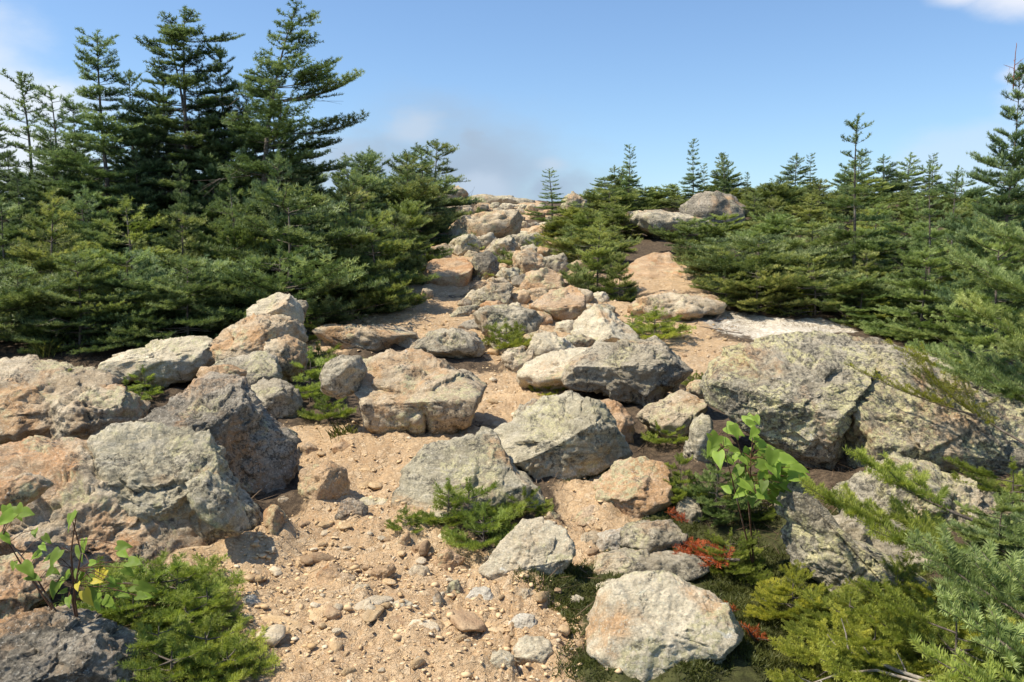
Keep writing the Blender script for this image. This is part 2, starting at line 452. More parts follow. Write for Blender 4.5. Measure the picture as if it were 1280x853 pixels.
def build_ground():
    nv, nu = 620, 520
    t = np.linspace(0, 1, nv)
    ys = np.concatenate([np.linspace(-12, 1.9, 50), 1.9 + np.cumsum(np.linspace(.012, .085, 460)), []])
    y1 = ys[-1]
    ys = np.concatenate([ys, y1 + np.cumsum(np.geomspace(.09, 9, 110))])
    u = np.linspace(-1, 1, nu); u = np.sign(u) * np.abs(u) ** 1.5
    Y = np.repeat(ys, nu)
    X = np.tile(u, len(ys)) * (5 + 1.15 * np.maximum(Y, 0)) + 0
    Z, d, mo, wh = ground_fine(X, Y)
    n = len(ys)
    i = np.arange(n - 1)[:, None] * nu + np.arange(nu - 1)[None]
    Fq = np.stack([i, i + 1, i + nu + 1, i + nu], -1).reshape(-1)
    me = mesh_np('ground', np.stack([X, Y, Z], 1), Fq, 4); smooth(me)
    attr(me, 'dirt', d); attr(me, 'white', wh); attr(me, 'moss', mo)
    g = link('ground', me, MAT['ground']); tag(g, kind='structure')
# ------------------------------------------------------------------ rocks
_ico = {}
def ico(s):
    if s not in _ico:
        import bmesh
        bm = bmesh.new(); bmesh.ops.create_icosphere(bm, subdivisions=s, radius=1)
        V = np.array([v.co[:] for v in bm.verts]); Fq = np.array([[v.index for v in f.verts] for f in bm.faces]); bm.free()
        _ico[s] = (V / np.linalg.norm(V, axis=1)[:, None], Fq)
    return _ico[s]

def poly_radius(P, nang=360):
    """radius of a star shaped outline round the origin"""
    th = np.linspace(-math.pi, math.pi, nang, endpoint=False)
    R = np.zeros(nang)
    for i in range(len(P)):
        a, b = P[i], P[(i + 1) % len(P)]
        e = b - a
        for j, t in enumerate(th):
            d = np.array([math.cos(t), math.sin(t)])
            den = d[0] * e[1] - d[1] * e[0]
            if abs(den) < 1e-9: continue
            s = (a[0] * e[1] - a[1] * e[0]) / den; q = (a[0] * d[1] - a[1] * d[0]) / den
            if s > 0 and -1e-6 <= q <= 1 + 1e-6: R[j] = max(R[j], s)
    R[R == 0] = R[R > 0].mean() if (R > 0).any() else .1
    k = np.array([1, 2, 1.]) / 4
    R = np.convolve(np.concatenate([R[-1:], R, R[:1]]), k, 'valid')
    return th, R

def rock_shape(rx, rz, T, seed, sub, Rfun=None, cuts=(), ncut=9, rough=1.0, strata=.5, saxis=None, groove=(), box=.74):
    rng = np.random.RandomState(seed)
    n, Fq = ico(sub)
    rho = np.hypot(n[:, 0], n[:, 2])
    th = np.arctan2(n[:, 2], n[:, 0])
    R = np.full(len(n), 1.)
    if Rfun is not None:
        tt, RR = Rfun
        R = np.interp(th, np.append(tt, math.pi), np.append(RR, RR[0]))
        ux, uz = R * np.cos(th) / rx, R * np.sin(th) / rz
    else:
        ux, uz = np.cos(th), np.sin(th)
    s = rho ** box
    q = np.stack([ux * s, np.sign(n[:, 1]) * np.abs(n[:, 1]) ** (box + .1), uz * s], 1)
    # broken faces
    for c in cuts:
        nn = np.array(c[:3], float); nn = nn / np.linalg.norm(nn)
        ex = np.maximum(0, q @ nn - c[3]); q = q - ex[:, None] * nn * .97
    for i in range(ncut):
        nn = rng.normal(size=3); nn[1] = nn[1] * 1.1 - .7; nn /= np.linalg.norm(nn)
        pr = q @ nn; h = pr.max() * rng.uniform(.72, .93)
        ex = np.maximum(0, pr - h); q = q - ex[:, None] * nn * .93
    g = np.array([rx, T, rz]); sz = (rx * rz * T) ** (1 / 3)
    p = q * g
    o = rng.uniform(0, 200, 3)
    # broken blocks at two sizes, worn lumps, grain
    w = p / sz
    dv = .085 * fbm(w * .9 + o, 3, .5) + .05 * (fbm(w * 2.1 + o, 4, .55, True) - .6) + .022 * fbm(w * 6 + o, 4, .65)
    wj = w + .10 * np.stack([fbm(w * 2.5 + o + 40 * k, 3) for k in range(3)], 1)
    for cells, amp, slope in ((26, .060, .10), (190, .020, .10)):
        cells = cells if sub >= 5 else cells // 3 + 4
        sd = rng.normal(size=(cells, 3)); sd /= np.linalg.norm(sd, axis=1)[:, None]
        sd = w[np.array([np.argmax(n @ q_) for q_ in sd])]
        near_ = np.empty(len(w), int)
        for a_ in range(0, len(w), 20000):
            near_[a_:a_ + 20000] = np.argmin(((wj[a_:a_ + 20000, None] - sd[None]) ** 2).sum(-1), 1)
        off_ = rng.uniform(-1, .5, cells) * amp
        sl_ = rng.normal(size=(cells, 3)) * slope
        dv = dv + off_[near_] + ((w - sd[near_]) * sl_[near_]).sum(1)
    if strata:
        ax = np.array(saxis if saxis is not None else (rng.uniform(-.5, .5), rng.uniform(-.3, .3), 1.)); ax = ax / np.linalg.norm(ax)
        ph = (w @ ax) * 3.2 + .5 * fbm(w * 1.3 + o, 2)
        fr = ph - np.floor(ph)
        msk = sstep(-.1, .5, perlin(w * 1.1 + o + 9))
        dv = dv + strata * .085 * msk * (fr ** .7 - .5) * (1 + .5 * perlin(np.floor(ph)[:, None] * 7.7 + o))
    for gr in groove:
        nn = np.array(gr[:3], float)
        dd = q @ nn - gr[3] + .03 * perlin(w * 4 + o)
        dv = dv - gr[5] * np.exp(-(dd / gr[4]) ** 2) * (sstep(gr[6] + .15, gr[6] - .15, q[:, 2]) if len(gr) > 6 else 1)
    nd = q / np.maximum(np.linalg.norm(q, axis=1), 1e-6)[:, None]
    nd = n * .5 + nd * .5
    p = p + nd * (dv * rough * sz)[:, None]
    # metre scale grain that does not shrink with the stone
    p = p + nd * (rough * min(sz, .5) * .012 * fbm(p * 24 + o, 3, .6))[:, None]
    for a, r in ((0, rx), (2, rz)):
        lo, hi = p[:, a].min(), p[:, a].max()
        p[:, a] = (p[:, a] - (lo + hi) / 2) * (2 * r / (hi - lo))
    return p, Fq

ROCKS = []
def rock(label, poly, mat='tan', d=None, th=1.0, seed=None, name='boulder', cat='boulder', group=None, db=None, sink=None, **kw):
    P = np.array(poly, float)
    x0, y0 = P.min(0); x1, y1 = P.max(0)
    cx, cy = (x0 + x1) / 2, (y0 + y1) / 2
    wpx, hpx = x1 - x0, y1 - y0
    if d is None:
        base = db if db is not None else hit(cx, y1 - .06 * hpx).y
        T = th * .25 * (wpx + hpx) / F * base
        d = base + .5 * T
    T = th * .25 * (wpx + hpx) / F * d
    if sink is None: sink = .35 if group else (.22 if name != 'boulder' and 'flake' not in name and not kw.get('cuts') else 0.)
    if sink:
        # the foot of the stone goes on below the soil
        poly = [(a, b + sink * max(0, b - cy) * 2) for a, b in poly]
        y1 = max(b for a, b in poly); cy = (y0 + y1) / 2
    c = at(cx, cy, d)
    pts = np.array([[at(a, b, d).x - c.x, at(a, b, d).z - c.z] for a, b in poly])
    rx, rz = (pts[:, 0].max() - pts[:, 0].min()) / 2, (pts[:, 1].max() - pts[:, 1].min()) / 2
    big = wpx * hpx
    sub = 7 if big > 30000 else 6 if big > 9000 else 5 if big > 900 else 4
    p, Fq = rock_shape(rx, rz, T, seed if seed is not None else len(ROCKS) * 13 + 5, sub, poly_radius(pts), **kw)
    p[:, 2] += rz
    me = mesh_np(name, p, Fq, 3); smooth(me)
    o = link(name, me, MAT[mat]); o.location = (c.x, c.y, c.z - rz)
    tag(o, label, cat, group)
    ROCKS.append((o, c, rx, T, rz))
    return o

exec_rocks = True
# --- left bank, near to far
rock('huge orange and grey sloping slab filling the lower left foreground', [(-90, 570), (0, 563), (60, 560), (122, 560), (165, 590), (205, 620), (240, 645), (270, 695), (303, 742), (285, 775), (200, 800), (60, 800), (-60, 780)], 'slab', d=4.1, th=.85,
     cuts=[(.25, -.62, .74, .40), (.75, -.5, .3, .62), (-.1, -.9, .3, .62)], strata=.5, saxis=(-.45, .1, 1), ncut=6)
rock('tilted broken flake lying on the orange foreground slab', [(-25, 600), (0, 597), (40, 592), (62, 608), (45, 622), (22, 634), (-20, 640)], 'slab', d=3.72, th=.7, name='rock_flake', cat='rock', strata=.9, ncut=4)
rock('greenish jagged rock with a dark overhang beside the trail, propped on the orange slab', [(105, 549), (130, 536), (220, 533), (252, 543), (262, 572), (290, 610), (320, 642), (336, 676), (330, 705), (308, 723), (285, 722), (245, 690), (190, 650), (130, 620)], 'green', d=4.3, th=.75,
     cuts=[(.2, -.55, .8, .50), (.6, -.75, .1, .62)], strata=.6, saxis=(.5, -.2, 1), ncut=7)
rock('thick wedge flake jutting from the greenish jagged rock over the trail edge', [(228, 600), (240, 588), (262, 590), (290, 615), (305, 650), (308, 668), (295, 668), (262, 640)], 'green', d=4.02, th=.9, name='rock_flake', cat='rock', strata=1)
rock('large dark speckled grey boulder with steep right face on the left bank', [(150, 522), (172, 482), (200, 474), (250, 473), (295, 480), (318, 505), (345, 530), (371, 560), (374, 592), (355, 618), (330, 634), (290, 640), (220, 620), (165, 580)], 'dark', d=5.0, th=1.0,
     cuts=[(-.25, -.45, .86, .55), (.75, -.6, .1, .62), (.1, -.95, .2, .66)], ncut=5, strata=.5)
rock('small orange tan block on top behind the dark speckled boulder', [(242, 478), (250, 461), (285, 456), (306, 466), (308, 480), (270, 484)], 'orange', d=5.6, name='rock_block', cat='rock')
rock('pale tan boulder at the far left edge behind the seedlings', [(-60, 470), (0, 457), (32, 450), (63, 454), (81, 461), (116, 472), (138, 484), (146, 510), (130, 545), (60, 580), (-40, 575)], 'tan', d=6.0, th=1.0, cuts=[(.1, -.5, .85, .5)], strata=.9, saxis=(-.1, 0, 1))
rock('low layered rock between the far left boulder and the dark one', [(60, 498), (95, 486), (150, 480), (178, 490), (180, 520), (150, 550), (90, 560), (60, 540)], 'tan', d=5.75, strata=1.2, saxis=(.1, 0, 1), name='rock', cat='rock')
rock('long cream coloured boulder with yellow lichen left of the pyramid rock', [(127, 472), (135, 455), (165, 441), (200, 431), (228, 425), (262, 421), (278, 436), (278, 458), (250, 474), (200, 482), (140, 482)], 'pale', d=7.6, th=.9, cuts=[(0, -.5, .87, .55)])
rock('pale cap stone at the peak of the left rock pile', [(304, 396), (306, 381), (325, 371), (345, 366), (362, 372), (374, 388), (379, 405), (378, 420), (310, 420)], 'pale', d=8.0, th=.8, cuts=[(-.35, -.5, .8, .5)])
rock('small grey stone tucked behind the peak of the left rock pile', [(362, 378), (382, 375), (385, 386), (376, 399), (362, 398)], 'grey', d=8.35, name='rock', cat='rock')
rock('broad pyramid boulder of grey tan stone in the left rock pile', [(268, 440), (268, 420), (283, 403), (306, 392), (350, 396), (376, 408), (382, 430), (380, 460), (370, 482), (320, 480), (275, 465)], 'tan', d=7.6, th=.9, cuts=[(-.2, -.6, .75, .5), (.55, -.8, .2, .6)], strata=.8)
rock('rounded rock on the right shoulder of the left rock pile', [(325, 440), (332, 424), (355, 418), (378, 430), (384, 452), (372, 480), (345, 482), (330, 470)], 'tan', d=7.5, name='boulder')
rock('grey block below the pyramid boulder with a square right end', [(258, 462), (272, 452), (300, 447), (332, 440), (350, 446), (357, 470), (350, 500), (300, 505), (262, 490)], 'grey', d=6.9, th=.9, strata=.9, cuts=[(0, -.6, .8, .5)])
rock('pale pillar block above the trail at the right foot of the left pile', [(303, 492), (322, 475), (350, 474), (370, 486), (378, 512), (374, 528), (362, 537), (340, 530), (318, 515)], 'grey', d=6.5, th=.9, cuts=[(-.2, -.4, .9, .5), (.6, -.8, 0, .6)])
rock('pinkish grey rock at the lower left edge under the leafy saplings', [(-60, 705), (0, 699), (40, 697), (63, 704), (77, 724), (66, 746), (40, 766), (0, 785), (-50, 790)], 'slab', d=3.45, th=.9, strata=.9, cuts=[(.2, -.6, .8, .5)])
rock('white speckled grey boulder in the bottom left corner', [(-60, 800), (0, 790), (20, 781), (50, 776), (90, 780), (122, 796), (152, 822), (180, 856), (170, 900), (60, 920), (-50, 910)], 'dark', d=2.95, th=.95, cuts=[(0, -.5, .87, .62)], ncut=4, strata=.2)
# --- rocks at the trail
rock('tan block beside the trail right of the dark speckled boulder', [(370, 596), (384, 578), (410, 584), (430, 600), (436, 620), (421, 640), (400, 642), (376, 628)], 'orange', th=.9, cuts=[(-.3, -.5, .8, .45), (.75, -.65, .1, .5)], name='rock', cat='rock')
rock('small dark grey stone on the trail below the tan block', [(419, 645), (424, 629), (443, 624), (461, 638), (458, 653), (434, 656)], 'dark', name='stone', cat='stone', cuts=[(0, -.5, .8, .5)])
rock('flat pale step stone on the trail left of the big slab', [(440, 632), (450, 624), (485, 622), (494, 629), (488, 637), (450, 638)], 'pale', name='stone', cat='stone')
rock('upright brown wedge stone leaning at the trail edge by the jagged rock', [(328, 645), (335, 632), (347, 634), (363, 664), (362, 690), (345, 690)], 'orange', name='stone', cat='stone')
rock('dark little stone wedged under the dark speckled boulder', [(343, 634), (350, 621), (362, 622), (366, 632), (358, 642)], 'grey', name='stone', cat='stone')
rock('thin flat slab bedded in the lower trail', [(393, 722), (405, 708), (425, 712), (442, 721), (440, 735), (418, 738)], 'orange', th=1.4, name='stone', cat='stone', strata=.3)
rock('bright cream stone at the foot of the orange foreground slab', [(297, 757), (304, 747), (318, 745), (326, 755), (320, 766), (303, 767)], 'white', name='stone', cat='stone')
rock('brown stone half buried at the left trail edge below the dark boulder', [(372, 560), (385, 553), (398, 562), (396, 574), (378, 574)], 'orange', name='stone', cat='stone')
rock('brown flat stone beside the shrubs under the rounded overhang', [(410, 558), (428, 550), (442, 556), (440, 568), (418, 570)], 'orange', name='stone', cat='stone')
# --- centre of the path
rock('big rounded boulder split by a vertical crack, overhanging the trail', [(437, 478), (440, 455), (462, 443), (500, 441), (530, 449), (565, 465), (594, 478), (609, 492), (607, 522), (594, 538), (570, 547), (537, 549), (520, 557), (500, 559), (480, 556), (462, 530), (449, 500)], 'tan', d=6.25, th=1.15,
     cuts=[(-.05, -.55, .83, .46), (0, -.98, -.1, .70)], ncut=2, strata=.25, rough=.8, groove=[(1, 0, .05, .14, .03, .22, .0)], box=.66)
rock('rounded knob on the left end of the cracked boulder, hanging over a hollow', [(398, 470), (408, 454), (425, 445), (448, 444), (458, 462), (450, 488), (435, 498), (414, 498), (401, 488)], 'grey', d=6.15, th=1.1, ncut=3, strata=.3, rough=.8)
rock('low flat tan slab across the path behind the cracked boulder', [(390, 414), (410, 404), (445, 404), (482, 410), (522, 419), (526, 430), (505, 442), (468, 444), (430, 440), (398, 428)], 'tan', th=.9, strata=.7)
rock('brown block set on the right end of the low flat slab', [(482, 432), (490, 420), (512, 417), (526, 424), (522, 438), (500, 443), (486, 440)], 'tan', name='rock', cat='rock')
rock('blue grey slab with rusty streaks behind the cracked boulder', [(512, 442), (525, 426), (545, 412), (562, 409), (592, 419), (605, 432), (608, 448), (580, 455), (535, 452)], 'grey', th=.9, strata=.9, saxis=(.6, 0, 1))
rock('flat greenish stone pointing left by the sandy path', [(556, 396), (574, 385), (597, 381), (598, 390), (584, 399), (563, 402)], 'green', name='rock', cat='rock')
rock('upright blue grey stone left of the rust coloured stone', [(585, 386), (594, 364), (612, 353), (633, 352), (643, 362), (633, 380), (610, 390)], 'grey', name='rock', cat='rock', strata=.8, saxis=(1, 0, .2))
rock('wide grey slab with ripple bands in the middle of the path', [(590, 396), (604, 388), (640, 383), (662, 381), (680, 400), (678, 424), (660, 434), (625, 430), (598, 412)], 'grey', th=1.0, strata=.9)
rock('ochre wedge stone lying on the wide grey slab', [(623, 382), (638, 367), (662, 363), (664, 374), (650, 384)], 'orange', name='rock', cat='rock')
rock('reddish block with a dark underside above the pale pyramid stone', [(661, 380), (690, 361), (712, 357), (734, 368), (733, 385), (728, 402), (705, 410), (680, 402), (664, 393)], 'rust', th=1.0, cuts=[(-.1, -.5, .85, .4)])
rock('pale pyramid stone with a pointed top in the middle of the rock pile', [(714, 412), (724, 392), (743, 380), (766, 388), (782, 405), (802, 425), (790, 440), (760, 446), (735, 444), (717, 434)], 'pale', th=.9, cuts=[(.55, -.45, .7, .42), (-.6, -.6, .5, .42)], ncut=3)
rock('small egg shaped boulder left of the large cream boulder', [(626, 447), (632, 436), (652, 433), (668, 439), (666, 456), (648, 468), (633, 464)], 'tan', name='rock', cat='rock', ncut=3)
rock('mustard coloured flat rock behind the large cream boulder', [(660, 440), (672, 416), (692, 417), (716, 432), (726, 442), (700, 456), (668, 456)], 'pale', d=8.5, name='boulder')
rock('large cream boulder sunk behind the flagstone', [(645, 470), (654, 457), (688, 445), (730, 437), (760, 440), (745, 458), (722, 476), (708, 490), (690, 498), (668, 500), (650, 490)], 'pale', d=7.35, th=1.0, cuts=[(-.2, -.5, .85, .5)], strata=.4)
rock('large dark grey boulder with a rough shaded underside right of centre', [(700, 476), (711, 460), (740, 446), (770, 437), (798, 429), (815, 422), (834, 425), (847, 437), (862, 448), (864, 462), (846, 482), (836, 500), (815, 508), (790, 510), (765, 502), (735, 496), (707, 491)], 'grey', d=6.9, th=1.0,
     cuts=[(-.15, -.45, .88, .40), (-.3, -.9, -.25, .6)], strata=.9, saxis=(.3, -.2, 1))
rock('tilted thick grey green flagstone resting on the broad slab', [(613, 549), (650, 521), (700, 498), (722, 496), (740, 509), (762, 527), (781, 556), (793, 575), (760, 587), (720, 601), (690, 612), (656, 593), (640, 576), (617, 563)], 'green', d=5.2, th=1.0,
     cuts=[(-.45, -.45, .77, .30), (.30, -.92, -.12, .50)], ncut=2, strata=1.0, saxis=(.42, -.2, 1))
rock('broad smooth olive slab under the flagstone', [(492, 618), (500, 600), (515, 583), (545, 560), (582, 546), (612, 544), (630, 565), (650, 592), (685, 622), (682, 650), (650, 680), (600, 690), (540, 680), (505, 650)], 'green', d=4.82, th=.95,
     cuts=[(-.08, -.62, .78, .34), (.3, -.9, .2, .6)], ncut=2, strata=.35, rough=.75)
rock('yellow green low rock between the cream boulder and the flagstone', [(630, 545), (637, 524), (645, 510), (665, 499), (690, 500), (690, 515), (665, 530), (648, 548)], 'lichen', d=6.2, name='rock', cat='rock')
rock('narrow rust orange wedge stone standing behind the flagstone', [(749, 507), (757, 501), (780, 519), (795, 536), (793, 556), (788, 564), (775, 545), (754, 518)], 'orange', name='rock', cat='rock', cuts=[(-.5, -.5, .6, .35)], ncut=3)
rock('layered tan rock with orange right end below the dark grey boulder', [(793, 523), (805, 510), (840, 500), (868, 489), (884, 494), (884, 512), (866, 530), (858, 547), (838, 558), (818, 554), (806, 540)], 'tan', d=6.1, strata=1.2, saxis=(.35, 0, 1), name='boulder')
rock('upright greenish stone leaning on the big lichen boulder', [(853, 562), (860, 530), (874, 517), (892, 520), (896, 548), (892, 585), (862, 590)], 'green', d=5.45, name='rock', cat='rock')
rock('flat tan stone above the orange ended rock', [(855, 490), (865, 478), (885, 475), (890, 486), (878, 495)], 'tan', d=6.7, name='rock', cat='rock')
rock('rusty pale slab to the right under the flagstone', [(742, 617), (760, 600), (785, 582), (815, 576), (840, 590), (842, 620), (825, 645), (798, 656), (775, 650), (757, 632)], 'rust', th=.9, cuts=[(-.1, -.6, .75, .4)], strata=.4)
rock('pinkish brown stone below the flagstone', [(716, 652), (730, 640), (747, 633), (764, 649), (744, 660), (722, 661)], 'rust', name='stone', cat='stone', cuts=[(0, -.6, .8, .4)])
rock('small tan stone with a pointed end beside the bright green shrub', [(677, 646), (688, 637), (700, 645), (701, 655), (694, 662), (683, 656)], 'tan', name='stone', cat='stone')
rock('large cream pointed rock above the moss in the foreground', [(598, 712), (612, 692), (622, 672), (640, 657), (680, 655), (706, 669), (720, 690), (708, 712), (692, 737), (664, 748), (640, 736), (612, 727)], 'pale', th=.95, cuts=[(-.12, -.62, .78, .30), (.1, -.95, -.2, .55)], ncut=2, strata=.6, rough=.8)
rock('low brown rock under the cream pointed rock', [(630, 742), (645, 732), (672, 738), (680, 752), (655, 760), (636, 756)], 'tan', name='stone', cat='stone')
rock('flat tan stone left of the white quartz stone', [(710, 683), (730, 668), (752, 665), (748, 682), (720, 691)], 'tan', name='stone', cat='stone')
rock('white quartz stone beside the speckled brown rock', [(737, 691), (742, 675), (762, 663), (782, 662), (786, 680), (770, 692), (745, 694)], 'white', name='stone', cat='stone')
rock('speckled brown rock right of the white quartz stone', [(768, 690), (776, 665), (800, 655), (825, 649), (850, 656), (862, 680), (846, 698), (800, 700)], 'grey', name='rock', cat='rock', rough=.9)
rock('long flat layered slab above the pale rounded boulder', [(730, 712), (741, 697), (782, 691), (830, 692), (872, 695), (884, 706), (852, 721), (800, 724), (752, 733), (735, 724)], 'grey', th=.8, strata=1.1, saxis=(.05, 0, 1), name='rock', cat='rock')
rock('flat cream stone half covered by moss', [(731, 746), (745, 731), (768, 727), (777, 734), (757, 746)], 'pale', name='stone', cat='stone')
rock('small tan stone in the moss left of the pale rounded boulder', [(708, 752), (718, 744), (731, 748), (728, 757), (714, 758)], 'pale', name='stone', cat='stone')
rock('pale rounded boulder sitting in moss at the bottom of the picture', [(730, 798), (744, 775), (755, 754), (780, 737), (815, 725), (850, 726), (882, 740), (907, 755), (924, 780), (928, 798), (905, 822), (862, 840), (800, 845), (764, 830), (742, 815)], 'pale', th=1.0, cuts=[(0, -.6, .8, .52)], ncut=4, strata=.35, rough=.75)
rock('bright white stone on the trail below the cream pointed rock', [(581, 750), (592, 738), (608, 736), (618, 748), (606, 760), (590, 761)], 'white', name='stone', cat='stone')
rock('cream flat stone at the edge of the moss', [(634, 780), (644, 770), (668, 769), (672, 783), (656, 798), (640, 793)], 'white', name='stone', cat='stone')
rock('pale angular stone with a pointed right side near the bottom edge', [(641, 814), (658, 799), (685, 804), (700, 822), (682, 836), (654, 835)], 'pale', name='stone', cat='stone')
rock('squarish tan stone at the bottom of the trail', [(611, 823), (624, 814), (642, 818), (645, 840), (630, 850), (616, 840)], 'pale', name='stone', cat='stone')
rock('broad brown stone half buried at the bottom edge of the trail', [(556, 848), (575, 828), (605, 832), (616, 853), (600, 870), (565, 868)], 'orange', d=3.1, name='stone', cat='stone')
rock('dark sided stone at the centre of the lower trail', [(556, 742), (562, 728), (572, 726), (579, 740), (572, 750), (560, 750)], 'dark', name='stone', cat='stone')
rock('small pale stone on top of the dark sided trail stone', [(556, 728), (564, 716), (574, 718), (576, 728), (566, 733)], 'pale', d=4.0, name='stone', cat='stone')
rock('tan stone beside the trail left of the dark sided stone', [(510, 716), (518, 706), (534, 708), (538, 720), (530, 731), (516, 730)], 'tan', name='stone', cat='stone')
rock('orange cube like stone below the bright green shrub', [(510, 690), (516, 681), (530, 683), (531, 696), (518, 699)], 'orange', name='stone', cat='stone')
rock('reddish brown flat rock under the bright green shrub', [(542, 708), (550, 692), (562, 686), (582, 700), (576, 712), (556, 716)], 'rust', name='stone', cat='stone')
rock('narrow dark splinter of rock pointing down the trail', [(540, 748), (548, 740), (556, 752), (562, 766), (552, 768)], 'dark', name='stone', cat='stone')
rock('flat ochre slab in the trail left of the tan stone', [(455, 722), (468, 710), (490, 706), (495, 722), (480, 734), (460, 732)], 'orange', name='stone', cat='stone')
rock('tan stone with a dark right face on the open trail', [(437, 742), (447, 730), (462, 732), (464, 742), (450, 750)], 'tan', name='stone', cat='stone')
rock('flat grey brown stone left of the tan trail stone', [(418, 733), (426, 716), (445, 722), (440, 736), (424, 739)], 'tan', name='stone', cat='stone')
rock('pointed cream stone set flat in the lower trail', [(490, 756), (505, 750), (519, 760), (512, 769), (500, 768)], 'pale', name='stone', cat='stone')
rock('brown slate leaning by the shrub at the trail edge', [(490, 690), (500, 672), (512, 664), (514, 678), (498, 696)], 'tan', name='stone', cat='stone')
# --- right
rock('huge lichen covered boulder on the right, with a dark overhanging left side', [(878, 487), (893, 456), (920, 439), (960, 427), (1005, 419), (1060, 419), (1092, 432), (1088, 452), (1062, 478), (1049, 506), (1047, 545), (1046, 586), (1000, 590), (975, 572), (940, 545), (905, 522), (884, 511)], 'lichen', d=5.5, th=1.15,
     cuts=[(-.05, -.6, .78, .40), (-.5, -.85, -.15, .55)], ncut=3, strata=.6, saxis=(.4, -.3, 1), rough=.75, box=.62)
rock('long lichen covered block right of the crack, running out of the frame', [(1052, 512), (1068, 482), (1090, 462), (1130, 455), (1180, 470), (1240, 505), (1300, 545), (1340, 600), (1320, 655), (1250, 648), (1190, 628), (1130, 606), (1090, 590), (1055, 586)], 'lichen', d=5.3, th=.8,
     cuts=[(.1, -.6, .78, .36), (0, -.95, -.2, .6)], ncut=3, strata=.9, saxis=(.45, -.3, 1), rough=.8, box=.62)
rock('upper back shelf of lichen rock under the dry fir branches', [(1050, 432), (1075, 421), (1110, 424), (1170, 448), (1240, 485), (1310, 535), (1320, 580), (1200, 540), (1110, 490)], 'lichen', d=6.0, th=.9, strata=.8, saxis=(.4, 0, 1))
rock('long broken ledge along the foot of the huge lichen boulder', [(1040, 610), (1060, 575), (1100, 568), (1180, 590), (1260, 620), (1330, 650), (1330, 720), (1240, 700), (1140, 680), (1070, 660)], 'lichen', d=4.6, th=.8, strata=1.2, saxis=(.3, 0, 1))
rock('lower lichen boulder with a shaded left face above the fir boughs', [(982, 645), (985, 622), (997, 608), (1020, 614), (1036, 640), (1055, 676), (1085, 698), (1130, 713), (1170, 742), (1150, 775), (1090, 790), (1055, 770), (1018, 735), (990, 695)], 'lichen', d=3.75, th=.85, cuts=[(.35, -.5, .78, .30), (-.75, -.62, 0, .42)], ncut=3, strata=.5)
rock('grey rock in shadow behind the lower lichen boulder', [(1040, 650), (1060, 632), (1100, 630), (1140, 650), (1200, 690), (1200, 740), (1120, 740), (1060, 700)], 'grey', d=4.2, name='rock', cat='rock')
rock('small grey rock hidden among the seedlings below the big lichen boulder', [(842, 640), (852, 622), (872, 622), (880, 640), (872, 660), (850, 660)], 'grey', name='rock', cat='rock')
# --- up the path
G = 'rocks piled along the upper path'
rock('rusty rock slab right of the ochre wedge', [(660, 366), (672, 350), (700, 345), (722, 358), (716, 368), (690, 368)], 'rust', group=G, name='rock', cat='rock')
rock('pale grey rock with orange top in the upper path', [(640, 340), (645, 318), (668, 310), (684, 322), (680, 342), (655, 352)], 'tan', group=G, name='rock', cat='rock')
rock('greenish round rock below the little fir tuft', [(619, 345), (626, 334), (645, 334), (655, 348), (648, 360), (628, 356)], 'green', group=G, name='rock', cat='rock')
rock('large rust orange slab sloping right beside the central fir bush', [(645, 362), (658, 342), (680, 334), (698, 344), (706, 360), (690, 370), (660, 372)], 'rust', group=G, name='rock', cat='rock')
rock('dark rock pressed against the central fir bush', [(672, 328), (682, 316), (704, 316), (712, 330), (704, 344), (684, 342)], 'grey', group=G, name='rock', cat='rock')
rock('dark upright rock with a shaded front left of the little fir tuft', [(588, 335), (596, 316), (612, 313), (625, 325), (620, 350), (600, 358)], 'dark', group=G, name='rock', cat='rock')
rock('grey lump of rock above the dark upright rock', [(603, 314), (616, 300), (636, 294), (648, 302), (640, 318), (618, 324)], 'grey', group=G, name='rock', cat='rock')
rock('broad grey rock at the right of the upper path', [(632, 306), (640, 294), (668, 290), (680, 298), (676, 310), (650, 314)], 'grey', group=G, name='rock', cat='rock')
rock('little rust cube shaped stone perched on the upper rocks', [(626, 294), (632, 285), (641, 285), (643, 293), (634, 298)], 'rust', group=G, name='stone', cat='stone')
rock('long whaleback slab running up to the crest', [(550, 300), (553, 288), (570, 277), (596, 267), (622, 262), (648, 266), (654, 278), (640, 292), (612, 298), (585, 306), (562, 308)], 'tan', group=G, th=.8, strata=.4, rough=.7)
rock('grey rounded rock left of the whaleback slab', [(558, 312), (568, 299), (590, 292), (601, 302), (596, 316), (575, 322)], 'grey', group=G, name='rock', cat='rock')
rock('pale block at the edge of the left firs', [(535, 322), (540, 309), (558, 304), (566, 312), (562, 326), (545, 328)], 'tan', group=G, name='rock', cat='rock')
rock('sunlit smooth orange slab forming a step in the path', [(524, 354), (534, 333), (560, 322), (586, 325), (592, 342), (585, 358), (552, 362)], 'orange', group=G, th=1.1, cuts=[(0, -.35, .93, .25)], ncut=1, strata=.2, rough=.5)
rock('pale flat rock near the crest beside the slender fir', [(655, 292), (664, 282), (684, 280), (694, 290), (684, 298), (664, 298)], 'tan', group=G, name='rock', cat='rock')
rock('grey brown rock between the whaleback slab and the pile', [(592, 312), (600, 298), (616, 290), (622, 302), (612, 316)], 'grey', group=G, name='rock', cat='rock')
rock('small tan rock at the right foot of the orange slab', [(580, 372), (588, 362), (602, 364), (602, 376), (588, 380)], 'pale', group=G, name='rock', cat='rock')
rock('dark block on the path edge below the left firs', [(524, 372), (530, 360), (542, 362), (542, 374), (532, 380)], 'grey', group=G, name='rock', cat='rock')
rock('wide crest slab on the skyline with dark front face', [(584, 256), (590, 247), (604, 244), (626, 243), (650, 248), (670, 252), (672, 266), (650, 278), (610, 276), (588, 268)], 'grey', d=29.5, th=.8, rough=.8)
